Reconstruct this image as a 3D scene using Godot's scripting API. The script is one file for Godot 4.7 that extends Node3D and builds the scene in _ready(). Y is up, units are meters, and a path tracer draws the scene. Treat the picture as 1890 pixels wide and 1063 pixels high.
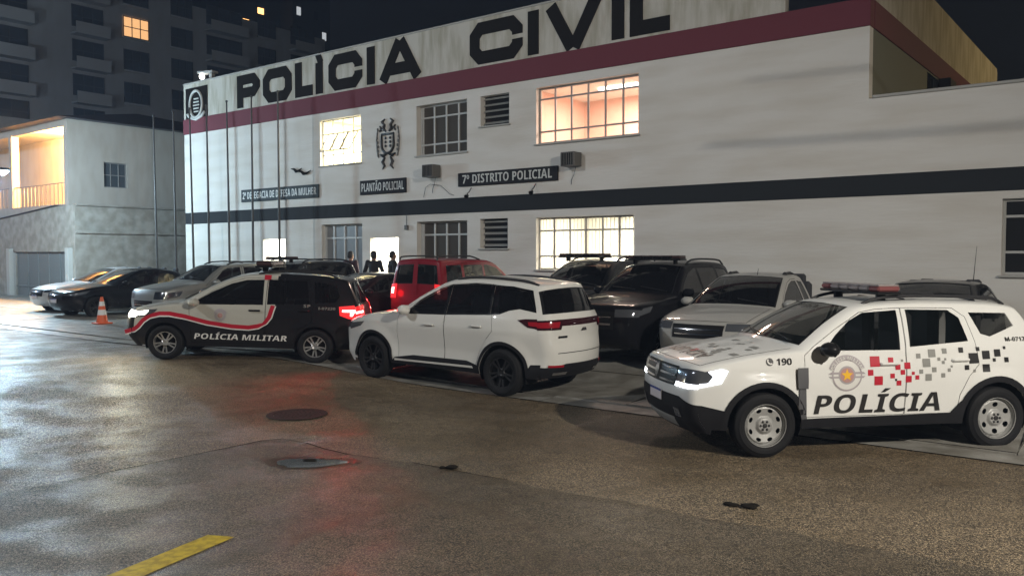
extends Node3D
# Night street in front of a two-storey police station: wet road, a raised yard full of parked cars.
# World: x along the facade, y up, z towards the road; the facade stands in the plane z = 0.

var M := {}
var taken := {}

# ---------------------------------------------------------------- geometry collector
class G:
	var v := PackedVector3Array()
	var n := PackedVector3Array()
	var uv := PackedVector2Array()
	var col := PackedColorArray()
	var tint := Color(1, 1, 1)
	var colored := false

	func tri(a: Vector3, b: Vector3, c: Vector3, na: Vector3, nb: Vector3, nc: Vector3, ua := Vector2.ZERO, ub := Vector2.ZERO, uc := Vector2.ZERO) -> void:
		if (b - a).cross(c - a).dot(na + nb + nc) > 0.0:
			v.append(a); v.append(c); v.append(b)
			n.append(na); n.append(nc); n.append(nb)
			uv.append(ua); uv.append(uc); uv.append(ub)
		else:
			v.append(a); v.append(b); v.append(c)
			n.append(na); n.append(nb); n.append(nc)
			uv.append(ua); uv.append(ub); uv.append(uc)
		if colored:
			col.append(tint); col.append(tint); col.append(tint)

	func quad(a: Vector3, b: Vector3, c: Vector3, d: Vector3, out: Vector3) -> void:
		var f := (b - a).cross(c - a)
		if f.length_squared() < 1e-14:
			f = (c - a).cross(d - a)
		f = f.normalized()
		if f.dot(out) < 0.0:
			f = -f
		var u := (b - a).length()
		var w := (d - a).length()
		tri(a, b, c, f, f, f, Vector2(0, 0), Vector2(u, 0), Vector2(u, w))
		tri(a, c, d, f, f, f, Vector2(0, 0), Vector2(u, w), Vector2(0, w))

	func box(c: Vector3, s: Vector3, r := 0.0, t := Transform3D()) -> void:
		var h := s * 0.5
		r = minf(r, minf(h.x, minf(h.y, h.z)) * 0.95)
		var P := func(sx: float, sy: float, sz: float, k: int) -> Vector3:
			var p := Vector3(sx * h.x, sy * h.y, sz * h.z)
			if k != 0: p.x -= sx * r
			if k != 1: p.y -= sy * r
			if k != 2: p.z -= sz * r
			return t * (c + p)
		var B := t.basis
		for q in [-1.0, 1.0]:
			quad(P.call(q, -1, -1, 0), P.call(q, 1, -1, 0), P.call(q, 1, 1, 0), P.call(q, -1, 1, 0), B * Vector3(q, 0, 0))
			quad(P.call(-1, q, -1, 1), P.call(1, q, -1, 1), P.call(1, q, 1, 1), P.call(-1, q, 1, 1), B * Vector3(0, q, 0))
			quad(P.call(-1, -1, q, 2), P.call(1, -1, q, 2), P.call(1, 1, q, 2), P.call(-1, 1, q, 2), B * Vector3(0, 0, q))
		if r <= 0.0:
			return
		for a in [-1.0, 1.0]:
			for b in [-1.0, 1.0]:
				quad(P.call(a, b, -1, 0), P.call(a, b, 1, 0), P.call(a, b, 1, 1), P.call(a, b, -1, 1), B * Vector3(a, b, 0))
				quad(P.call(a, -1, b, 0), P.call(a, 1, b, 0), P.call(a, 1, b, 2), P.call(a, -1, b, 2), B * Vector3(a, 0, b))
				quad(P.call(-1, a, b, 1), P.call(1, a, b, 1), P.call(1, a, b, 2), P.call(-1, a, b, 2), B * Vector3(0, a, b))
				for e in [-1.0, 1.0]:
					var f: Vector3 = (B * Vector3(a, b, e)).normalized()
					tri(P.call(a, b, e, 0), P.call(a, b, e, 1), P.call(a, b, e, 2), f, f, f)

	func tube(pts: Array, r, sides := 8) -> void:
		var prev := []
		var side := Vector3.ZERO
		for i in pts.size():
			var p: Vector3 = pts[i]
			var d: Vector3 = ((pts[mini(i + 1, pts.size() - 1)] as Vector3) - (pts[maxi(i - 1, 0)] as Vector3)).normalized()
			if side == Vector3.ZERO:
				side = d.cross(Vector3.UP if absf(d.y) < 0.9 else Vector3.RIGHT).normalized()
			side = (side - d * side.dot(d)).normalized()
			var up := d.cross(side)
			var rr: float = r[i] if r is Array else r
			var ring := []
			for k in sides:
				var a := TAU * k / sides
				var q := side * cos(a) + up * sin(a)
				ring.append([p + q * rr, q])
			if i > 0:
				for k in sides:
					var a: Array = prev[k]
					var b: Array = prev[(k + 1) % sides]
					var c: Array = ring[(k + 1) % sides]
					var e: Array = ring[k]
					tri(a[0], b[0], c[0], a[1], b[1], c[1])
					tri(a[0], c[0], e[0], a[1], c[1], e[1])
			if i == 0 or i == pts.size() - 1:
				var f := -d if i == 0 else d
				for k in range(1, sides - 1):
					tri(ring[0][0], ring[k][0], ring[k + 1][0], f, f, f)
			prev = ring

	# profile of (radius, height) turned about the local z axis of t
	func lathe(prof: Array, segs := 24, t := Transform3D()) -> void:
		for i in prof.size() - 1:
			var a: Vector2 = prof[i]
			var b: Vector2 = prof[i + 1]
			var d := (b - a).normalized()
			for k in segs:
				var c0 := cos(TAU * k / segs)
				var s0 := sin(TAU * k / segs)
				var c1 := cos(TAU * (k + 1) / segs)
				var s1 := sin(TAU * (k + 1) / segs)
				var n0 := t.basis * Vector3(d.y * c0, d.y * s0, -d.x)
				var n1 := t.basis * Vector3(d.y * c1, d.y * s1, -d.x)
				var p00 := t * Vector3(a.x * c0, a.x * s0, a.y)
				var p01 := t * Vector3(a.x * c1, a.x * s1, a.y)
				var p10 := t * Vector3(b.x * c0, b.x * s0, b.y)
				var p11 := t * Vector3(b.x * c1, b.x * s1, b.y)
				tri(p00, p01, p11, n0, n1, n1)
				tri(p00, p11, p10, n0, n1, n0)

	# a flat outline in 2D, cut into cells, less the cuts, laid onto the surface fn
	func patch(poly: PackedVector2Array, cuts: Array, xs: Array, ys: Array, fn: Callable, off: float, sg: float, ex := 0.01, ey := 0.01) -> void:
		var bb := Rect2(poly[0], Vector2.ZERO)
		for p in poly:
			bb = bb.expand(p)
		var boxes := []
		for c in cuts:
			var cb := Rect2(c[0], Vector2.ZERO)
			for p in c:
				cb = cb.expand(p)
			boxes.append(cb)
		var known := {}
		for i in xs.size() - 1:
			if xs[i + 1] < bb.position.x or xs[i] > bb.end.x:
				continue
			for j in ys.size() - 1:
				if ys[j + 1] < bb.position.y or ys[j] > bb.end.y:
					continue
				var r := Rect2(xs[i], ys[j], xs[i + 1] - xs[i], ys[j + 1] - ys[j])
				var cell := PackedVector2Array([r.position, Vector2(r.end.x, r.position.y), r.end, Vector2(r.position.x, r.end.y)])
				var parts := Geometry2D.intersect_polygons(poly, cell)
				for k in cuts.size():
					if parts.is_empty() or not r.intersects(boxes[k], true):
						continue
					var left: Array[PackedVector2Array] = []
					for q in parts:
						left.append_array(Geometry2D.clip_polygons(q, cuts[k]))
					parts = left
				for q in parts:
					if q.size() < 3 or Geometry2D.is_polygon_clockwise(q):
						continue
					var idx := Geometry2D.triangulate_polygon(q)
					for m in range(0, idx.size(), 3):
						var P := []
						for e in 3:
							var p: Vector2 = q[idx[m + e]]
							if not known.has(p):
								var a: Vector3 = fn.call(p)
								var dx: Vector3 = fn.call(p + Vector2(ex, 0)) - fn.call(p - Vector2(ex, 0))
								var dy: Vector3 = fn.call(p + Vector2(0, ey)) - fn.call(p - Vector2(0, ey))
								var nn := (dx.cross(dy) * sg).normalized()
								if nn == Vector3.ZERO: nn = Vector3.UP
								known[p] = [a + nn * off, nn]
							P.append([known[p], p])
						tri(P[0][0][0], P[1][0][0], P[2][0][0], P[0][0][1], P[1][0][1], P[2][0][1], P[0][1], P[1][1], P[2][1])

	# flat outline pushed out along z between z0 and z1
	func prism(poly: PackedVector2Array, z0: float, z1: float, t := Transform3D()) -> void:
		var idx := Geometry2D.triangulate_polygon(poly)
		for z in [z0, z1]:
			var f := t.basis * Vector3(0, 0, 1 if z == z1 else -1)
			for m in range(0, idx.size(), 3):
				var a := poly[idx[m]]
				var b := poly[idx[m + 1]]
				var c := poly[idx[m + 2]]
				tri(t * Vector3(a.x, a.y, z), t * Vector3(b.x, b.y, z), t * Vector3(c.x, c.y, z), f, f, f, a, b, c)
		var cw := Geometry2D.is_polygon_clockwise(poly)
		for i in poly.size():
			var a := poly[i]
			var b := poly[(i + 1) % poly.size()]
			var o := Vector2((b - a).y, -(b - a).x) * (-1.0 if cw else 1.0)
			quad(t * Vector3(a.x, a.y, z0), t * Vector3(b.x, b.y, z0), t * Vector3(b.x, b.y, z1), t * Vector3(a.x, a.y, z1), t.basis * Vector3(o.x, o.y, 0))

	# upright wall, front at z = zf, with rectangular openings [x0, y0, x1, y1]
	func wall(x0: float, x1: float, y0: float, y1: float, holes: Array, zf: float, th: float, t := Transform3D()) -> void:
		var xs := [x0, x1]
		var ys := [y0, y1]
		for h in holes:
			for e in [h[0], h[2]]:
				if e > x0 and e < x1 and not e in xs: xs.append(e)
			for e in [h[1], h[3]]:
				if e > y0 and e < y1 and not e in ys: ys.append(e)
		xs.sort(); ys.sort()
		var solid := func(i: int, j: int) -> bool:
			if i < 0 or j < 0 or i >= xs.size() - 1 or j >= ys.size() - 1: return false
			var cx: float = (xs[i] + xs[i + 1]) / 2
			var cy: float = (ys[j] + ys[j + 1]) / 2
			for h in holes:
				if cx > h[0] and cx < h[2] and cy > h[1] and cy < h[3]: return false
			return true
		var B := t.basis
		for i in xs.size() - 1:
			for j in ys.size() - 1:
				if not solid.call(i, j): continue
				var a := Vector3(xs[i], ys[j], zf)
				var b := Vector3(xs[i + 1], ys[j], zf)
				var c := Vector3(xs[i + 1], ys[j + 1], zf)
				var d := Vector3(xs[i], ys[j + 1], zf)
				var k := Vector3(0, 0, -th)
				quad(t * a, t * b, t * c, t * d, B * Vector3(0, 0, 1))
				quad(t * (a + k), t * (b + k), t * (c + k), t * (d + k), B * Vector3(0, 0, -1))
				if not solid.call(i - 1, j): quad(t * a, t * d, t * (d + k), t * (a + k), B * Vector3(-1, 0, 0))
				if not solid.call(i + 1, j): quad(t * b, t * c, t * (c + k), t * (b + k), B * Vector3(1, 0, 0))
				if not solid.call(i, j - 1): quad(t * a, t * b, t * (b + k), t * (a + k), B * Vector3(0, -1, 0))
				if not solid.call(i, j + 1): quad(t * d, t * c, t * (c + k), t * (d + k), B * Vector3(0, 1, 0))

	func ball(c: Vector3, s: Vector3, rows := 8, segs := 12) -> void:
		for i in rows:
			for k in segs:
				var P := []
				for e in [[i, k], [i, k + 1], [i + 1, k + 1], [i + 1, k]]:
					var a: float = PI * e[0] / rows
					var b: float = TAU * e[1] / segs
					var q := Vector3(sin(a) * cos(b), cos(a), sin(a) * sin(b))
					P.append([c + q * s, (q / s).normalized()])
				if i > 0: tri(P[0][0], P[1][0], P[2][0], P[0][1], P[1][1], P[2][1])
				if i < rows - 1 or i == 0: tri(P[0][0], P[2][0], P[3][0], P[0][1], P[2][1], P[3][1])

	func mesh() -> ArrayMesh:
		var a := []
		a.resize(Mesh.ARRAY_MAX)
		a[Mesh.ARRAY_VERTEX] = v
		a[Mesh.ARRAY_NORMAL] = n
		a[Mesh.ARRAY_TEX_UV] = uv
		a[Mesh.ARRAY_TEX_UV2] = uv
		if colored: a[Mesh.ARRAY_COLOR] = col
		var m := ArrayMesh.new()
		if v.size(): m.add_surface_from_arrays(Mesh.PRIMITIVE_TRIANGLES, a)
		return m

# ---------------------------------------------------------------- shape of a car body
class Shape:
	var sec: PackedFloat32Array
	var tap: PackedFloat32Array
	var C := PackedVector2Array()
	var E := PackedVector2Array()
	var wb := 2.6
	var tr := 0.33
	var ra := 0.39
	var sill := 0.3
	var top_s := 0.0
	var fl := 0.022

	static func lut(tab: Array, lo: float, hi: float, step: float) -> PackedFloat32Array:
		var out := PackedFloat32Array()
		var x := lo
		while x <= hi + 1e-6:
			var i := 0
			while i < tab.size() - 2 and x > tab[i + 1][0]: i += 1
			var t := clampf((x - tab[i][0]) / (tab[i + 1][0] - tab[i][0]), 0, 1)
			var p0: float = tab[maxi(i - 1, 0)][1]
			var p3: float = tab[mini(i + 2, tab.size() - 1)][1]
			out.append(lerpf(cubic_interpolate(tab[i][1], tab[i + 1][1], p0, p3, t), lerpf(tab[i][1], tab[i + 1][1], t), 0.5))
			x += step
		return out

	func setup(d: Dictionary) -> void:
		wb = d.wb; tr = d.tr; ra = d.ra; sill = d.sill
		sec = lut(d.sec, 0.0, 2.3, 0.02)
		tap = lut(d.tap, -1.5, 4.5, 0.04)
		var P: Array = d.prof
		top_s = P.size() - 1
		for i in P.size():
			for k in 8:
				if i == P.size() - 1 and k > 0: break
				var t := k / 8.0
				var a: Array = P[i]
				var b: Array = P[mini(i + 1, P.size() - 1)]
				var o: Array = P[maxi(i - 1, 0)]
				var e: Array = P[mini(i + 2, P.size() - 1)]
				var q := []
				for m in 4:
					q.append(lerpf(cubic_interpolate(a[m], b[m], o[m], e[m], t), lerpf(a[m], b[m], t), 0.35))
				C.append(Vector2(q[0], q[1])); E.append(Vector2(q[2], q[3]))

	func W(x: float, y: float) -> float:
		var fy := clampf(y / 0.02, 0, sec.size() - 1.001)
		var fx := clampf((x + 1.5) / 0.04, 0, tap.size() - 1.001)
		var iy := int(fy)
		var ix := int(fx)
		var w := lerpf(sec[iy], sec[iy + 1], fy - iy) - lerpf(tap[ix], tap[ix + 1], fx - ix)
		for c in [0.0, wb]:
			var r := Vector2(x - c, y - tr).length()
			if r < ra + 0.2 and y < tr + ra + 0.12:
				var k := clampf((ra + 0.2 - r) / 0.2, 0, 1)
				w += fl * k * k * (3 - 2 * k)
		return w

	func left(p: Vector2) -> Vector3:
		return Vector3(p.x, p.y, W(p.x, p.y))

	func right(p: Vector2) -> Vector3:
		return Vector3(p.x, p.y, -W(p.x, p.y))

	func at(A: PackedVector2Array, s: float) -> Vector2:
		var f := clampf(s * 8, 0, A.size() - 1.001)
		var i := int(f)
		return A[i].lerp(A[i + 1], f - i)

	func over(p: Vector2) -> Vector3:
		var c := at(C, p.x)
		var e := at(E, p.x)
		var v := clampf(p.y, -1, 1)
		var a := absf(v)
		var q := clampf((a - 0.8) / 0.2, 0, 1)
		var g := 0.55 * v * v + 0.45 * (1 - sqrt(maxf(0, 1 - q * q)))
		var xy := c.lerp(e, g)
		return Vector3(xy.x, xy.y, v * W(e.x, e.y))

	func outline() -> PackedVector2Array:
		var o := PackedVector2Array(E)
		o.append(Vector2(E[E.size() - 1].x, sill))
		for c in [wb, 0.0]:
			var dy := sill - tr
			var a0 := asin(clampf(dy / ra, -1, 1))
			for k in 17:
				var a := lerpf(a0, PI - a0, k / 16.0)
				o.append(Vector2(c + ra * cos(a), tr + ra * sin(a)))
		o.append(Vector2(E[0].x, sill))
		return o

	static func steps(a: float, b: float, d: float) -> Array:
		var k := maxi(1, ceili((b - a) / d))
		var o := []
		for i in k + 1: o.append(lerpf(a, b, float(i) / k))
		return o

# ---------------------------------------------------------------- node helpers
func numbered(called: String) -> String:
	var k: int = taken.get(called, -1) + 1
	taken[called] = k
	return called if k == 0 else "%s_%03d" % [called, k]

func obj(called: String, g, m: Material, parent: Node = null) -> MeshInstance3D:
	var o := MeshInstance3D.new()
	o.mesh = g.mesh() if g is G else g
	o.material_override = m
	if parent == null:
		o.name = numbered(called)
		add_child(o)
	else:
		var k := 0
		var nm := called
		while parent.has_node(nm):
			k += 1
			nm = "%s_%03d" % [called, k]
		o.name = nm
		parent.add_child(o)
	return o

func tag(o: Node, label: String, category: String, group := "") -> Node:
	o.set_meta("label", label)
	o.set_meta("category", category)
	if group: o.set_meta("group", group)
	return o

func thing(called: String, label: String, category: String, at := Transform3D(), group := "") -> Node3D:
	var o := Node3D.new()
	o.name = numbered(called)
	add_child(o)
	o.transform = at
	tag(o, label, category, group)
	return o

func sub(called: String, parent: Node, at := Transform3D()) -> Node3D:
	var o := Node3D.new()
	var k := 0
	var nm := called
	while parent.has_node(nm):
		k += 1
		nm = "%s_%03d" % [called, k]
	o.name = nm
	parent.add_child(o)
	o.transform = at
	return o

func struct(called: String, g, m: Material) -> MeshInstance3D:
	var o := obj(called, g, m)
	o.set_meta("kind", "structure")
	return o

func mk(r: float, g: float, b: float, rough := 0.6, metal := 0.0) -> StandardMaterial3D:
	var m := StandardMaterial3D.new()
	m.albedo_color = Color(r, g, b).linear_to_srgb()
	m.roughness = rough
	m.metallic = metal
	return m

func glow(r: float, g: float, b: float, e: float) -> StandardMaterial3D:
	var m := mk(0.6, 0.6, 0.6, 0.4)
	m.emission_enabled = true
	m.emission = Color(r, g, b).linear_to_srgb()
	m.emission_energy_multiplier = e
	return m

func pane(r: float, g: float, b: float, alpha: float, rough := 0.04) -> StandardMaterial3D:
	var m := mk(r, g, b, rough)
	m.transparency = BaseMaterial3D.TRANSPARENCY_ALPHA
	m.albedo_color.a = alpha
	return m

func paint(r: float, g: float, b: float, rough := 0.35, metal := 0.0) -> StandardMaterial3D:
	var m := mk(r, g, b, rough, metal)
	m.clearcoat_enabled = true
	m.clearcoat = 0.6
	m.clearcoat_roughness = 0.05
	m.metallic_specular = 0.25
	m.heightmap_enabled = true
	m.heightmap_texture = M.drops
	m.heightmap_scale = 0.025
	m.uv1_triplanar = true
	m.uv1_scale = Vector3(2.2, 2.2, 2.2)
	return m

func noise_tex(type: int, freq: float, oct: int, size: int, lo: Color, hi: Color, sd: int, stops := [0.0, 1.0], cell := -1) -> NoiseTexture2D:
	var f := FastNoiseLite.new()
	f.noise_type = type
	f.seed = sd
	f.frequency = freq
	f.fractal_type = FastNoiseLite.FRACTAL_FBM if oct > 1 else FastNoiseLite.FRACTAL_NONE
	f.fractal_octaves = oct
	if cell >= 0: f.cellular_return_type = cell
	var r := Gradient.new()
	r.offsets = PackedFloat32Array([stops[0], stops[1]])
	r.colors = PackedColorArray([lo, hi])
	var t := NoiseTexture2D.new()
	t.width = size
	t.height = size
	t.seamless = true
	t.noise = f
	t.color_ramp = r
	return t

func omni(called: String, at: Vector3, c: Color, e: float, size: float) -> OmniLight3D:
	var l := OmniLight3D.new()
	l.name = called
	l.position = at
	l.light_color = c
	l.light_energy = e
	l.light_size = size
	l.omni_range = 80
	l.omni_attenuation = 2.0
	l.shadow_enabled = true
	add_child(l, true)
	return l

func area(called: String, t: Transform3D, size: Vector2, c: Color, e: float) -> AreaLight3D:
	var l := AreaLight3D.new()
	l.name = called
	l.transform = t
	l.area_size = size
	l.light_color = c
	l.light_energy = e
	l.area_range = 12
	l.shadow_enabled = true
	add_child(l, true)
	return l

func poly(a: Array) -> PackedVector2Array:
	var o := PackedVector2Array()
	for i in range(0, a.size(), 2): o.append(Vector2(a[i], a[i + 1]))
	return o

func ground(x: float, z: float) -> float:
	return 0.28 * maxf(smoothstep(-9.0, -14.0, x), 1.0 - smoothstep(4.8, 6.4, z))

func edge_z(x: float) -> float:
	return lerpf(8.07, 9.15, smoothstep(-9.0, -18.0, x))

# lettering: flat glyphs laid through fn, which takes (x, y) in metres; cap is the height of a capital
func letters(g: G, text: String, cap: float, stretch: float, fn: Callable, nrm: Callable, skew := 0.0, bold := true) -> void:
	var f := SystemFont.new()
	f.font_names = PackedStringArray(["Droid Sans"])
	f.font_weight = 700 if bold else 400
	var t := TextMesh.new()
	t.font = f
	t.text = text
	t.font_size = 64
	t.pixel_size = 1.0 / 64.0
	t.depth = 0.0
	t.curve_step = 2.0
	t.vertical_alignment = VERTICAL_ALIGNMENT_TOP
	var a := t.get_mesh_arrays()
	var vs: PackedVector3Array = a[Mesh.ARRAY_VERTEX]
	var idx: PackedInt32Array = a[Mesh.ARRAY_INDEX] if a[Mesh.ARRAY_INDEX] != null else PackedInt32Array(range(vs.size()))
	var base := INF
	for p in vs: base = minf(base, p.y)
	var k := cap / 0.714
	for i in range(0, idx.size(), 3):
		var P := []
		for e in 3:
			var p := vs[idx[i + e]]
			var y := (p.y - base) * k
			var q := Vector2(p.x * k * stretch + y * skew, y)
			P.append([fn.call(q), nrm.call(q)])
		g.tri(P[0][0], P[1][0], P[2][0], P[0][1], P[1][1], P[2][1])

# ---------------------------------------------------------------- cars
const VB := [-1.0, -0.985, -0.96, -0.93, -0.9, -0.86, -0.8, -0.65, -0.45, -0.22, 0.0, 0.22, 0.45, 0.65, 0.8, 0.86, 0.9, 0.93, 0.96, 0.985, 1.0]

func ring(cx: float, cy: float, r0: float, r1: float, a0: float, a1: float, k := 16) -> PackedVector2Array:
	var o := PackedVector2Array()
	for i in k + 1:
		var a := deg_to_rad(lerpf(a0, a1, float(i) / k))
		o.append(Vector2(cx + r1 * cos(a), cy + r1 * sin(a)))
	for i in k + 1:
		var a := deg_to_rad(lerpf(a1, a0, float(i) / k))
		o.append(Vector2(cx + r0 * cos(a), cy + r0 * sin(a)))
	return o

func disc(cx: float, cy: float, rx: float, ry: float, k := 16, turn := 0.0) -> PackedVector2Array:
	var o := PackedVector2Array()
	for i in k:
		var a := TAU * i / k
		o.append(Vector2(cx, cy) + Vector2(rx * cos(a), ry * sin(a)).rotated(turn))
	return o

func wheel(parent: Node, at: Vector3, sd: float, R: float, rr: float, w: float, kind: String, rm: Material) -> void:
	var n := sub("wheel", parent, Transform3D(Basis(), at))
	var t := Transform3D(Basis.from_scale(Vector3(1, 1, sd)), Vector3.ZERO)
	var h := w / 2
	var g := G.new()
	g.lathe([Vector2(rr - 0.015, h - 0.012), Vector2(rr + 0.006, h + 0.002), Vector2(rr + 0.03, h + 0.01), Vector2(lerpf(rr, R, 0.55), h + 0.012), Vector2(R - 0.035, h), Vector2(R - 0.012, h - 0.014), Vector2(R, h - 0.04), Vector2(R, -h + 0.04), Vector2(R - 0.02, -h), Vector2(rr, -h)], 36, t)
	obj("tyre", g, M.tyre, n)
	g = G.new()
	var cuts := []
	var dish := func(p: Vector2) -> Vector3: return Vector3.ZERO
	if kind.begins_with("steel"):
		var k := 8 if kind == "steel8" else 6
		for i in k:
			var a := TAU * (i + 0.5) / k
			if k == 8: cuts.append(disc(rr * 0.70 * cos(a), rr * 0.70 * sin(a), rr * 0.085, rr * 0.13, 12, a))
			else: cuts.append(disc(rr * 0.64 * cos(a), rr * 0.64 * sin(a), rr * 0.12, rr * 0.14, 12, a))
		dish = func(p: Vector2) -> Vector3:
			var q := p.length() / rr
			var z := -0.035
			if q < 0.3: z = -0.022
			elif q < 0.42: z = lerpf(-0.022, -0.05, (q - 0.3) / 0.12)
			elif q < 0.82: z = lerpf(-0.05, -0.03, (q - 0.42) / 0.4)
			elif q < 0.88: z = lerpf(-0.03, -0.055, (q - 0.82) / 0.06)
			elif q < 0.96: z = lerpf(-0.055, -0.004, (q - 0.88) / 0.08)
			else: z = -0.004
			return Vector3(p.x, p.y, (h + z) * sd)
	else:
		var k := 5
		for i in k:
			var a := TAU * (i + 0.25) / k
			var o := PackedVector2Array()
			for q in [[0.3, -0.2], [0.86, -0.36], [0.9, 0.0], [0.86, 0.36], [0.3, 0.2]]:
				o.append(Vector2(rr * q[0], 0).rotated(a + q[1]))
			cuts.append(o)
			a += TAU / k / 2
			o = PackedVector2Array()
			for q in [[0.42, -0.05], [0.86, -0.11], [0.86, 0.11], [0.42, 0.05]]:
				o.append(Vector2(rr * q[0], 0).rotated(a + q[1]))
			cuts.append(o)
		dish = func(p: Vector2) -> Vector3:
			var q := p.length() / rr
			return Vector3(p.x, p.y, (h - 0.012 - 0.03 * (1 - q) * (1 if q > 0.3 else 0) - 0.02 * smoothstep(0.3, 0.0, q)) * sd)
	var st := Shape.steps(-rr, rr, rr / (16 if kind.begins_with("steel") else 7))
	var lip := 0.87 if kind.begins_with("steel") else 1.0
	g.patch(disc(0, 0, rr * lip, rr * lip, 36), cuts, st, st, dish, 0.0, sd, 0.004, 0.004)
	if lip < 1.0: g.lathe([Vector2(rr * 0.86, h - 0.056), Vector2(rr * 0.89, h - 0.054), Vector2(rr * 0.93, h - 0.03), Vector2(rr * 0.955, h - 0.006), Vector2(rr * 0.98, h), Vector2(rr, h - 0.004)], 40, t)
	g.lathe([Vector2(rr, h - 0.004), Vector2(rr - 0.012, h - 0.05), Vector2(rr - 0.02, -h * 0.6)], 30, t)
	obj("rim", g, rm, n)
	g = G.new()
	g.lathe([Vector2(0.0, h - 0.105), Vector2(rr - 0.02, h - 0.105), Vector2(rr - 0.02, h - 0.12)], 24, t)
	obj("brake_disc", g, M.black, n)
	if kind.begins_with("steel"):
		g = G.new()
		for i in 6:
			var a := TAU * i / 6
			g.ball(Vector3(rr * 0.2 * cos(a), rr * 0.2 * sin(a), (h - 0.018) * sd), Vector3(0.014, 0.014, 0.012), 4, 8)
		g.lathe([Vector2(rr * 0.12, h - 0.03), Vector2(rr * 0.1, h - 0.012), Vector2(0.0, h - 0.01)], 14, t)
		obj("wheel_nut", g, M.dark_metal, n)

# pose of a car from its two left wheel marks on the ground
func pose_marks(front: Vector3, rear: Vector3, half: float, s := Vector3.ONE) -> Transform3D:
	var bx := (rear - front).normalized()
	var bz := bx.cross(Vector3.UP).normalized()
	var by := bz.cross(bx).normalized()
	var b := Basis(bx, by, bz)
	return Transform3D(b.scaled_local(s), (front + rear) / 2 - bz * half)

# pose of a car whose nose points along turn degrees (0 = to the road), with its nose at z
func pose_nose(x: float, z: float, wb: float, oh: float, turn := 0.0, s := Vector3.ONE) -> Transform3D:
	var d := Vector3(0, 0, 1).rotated(Vector3.UP, deg_to_rad(turn))
	var c := Vector3(x, 0, z) - d * (oh + wb / 2)
	var f := c + d * wb / 2
	var r := c - d * wb / 2
	f.y = ground(f.x, f.z)
	r.y = ground(r.x, r.z)
	return pose_marks(f, r, 0.0, s)

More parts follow.
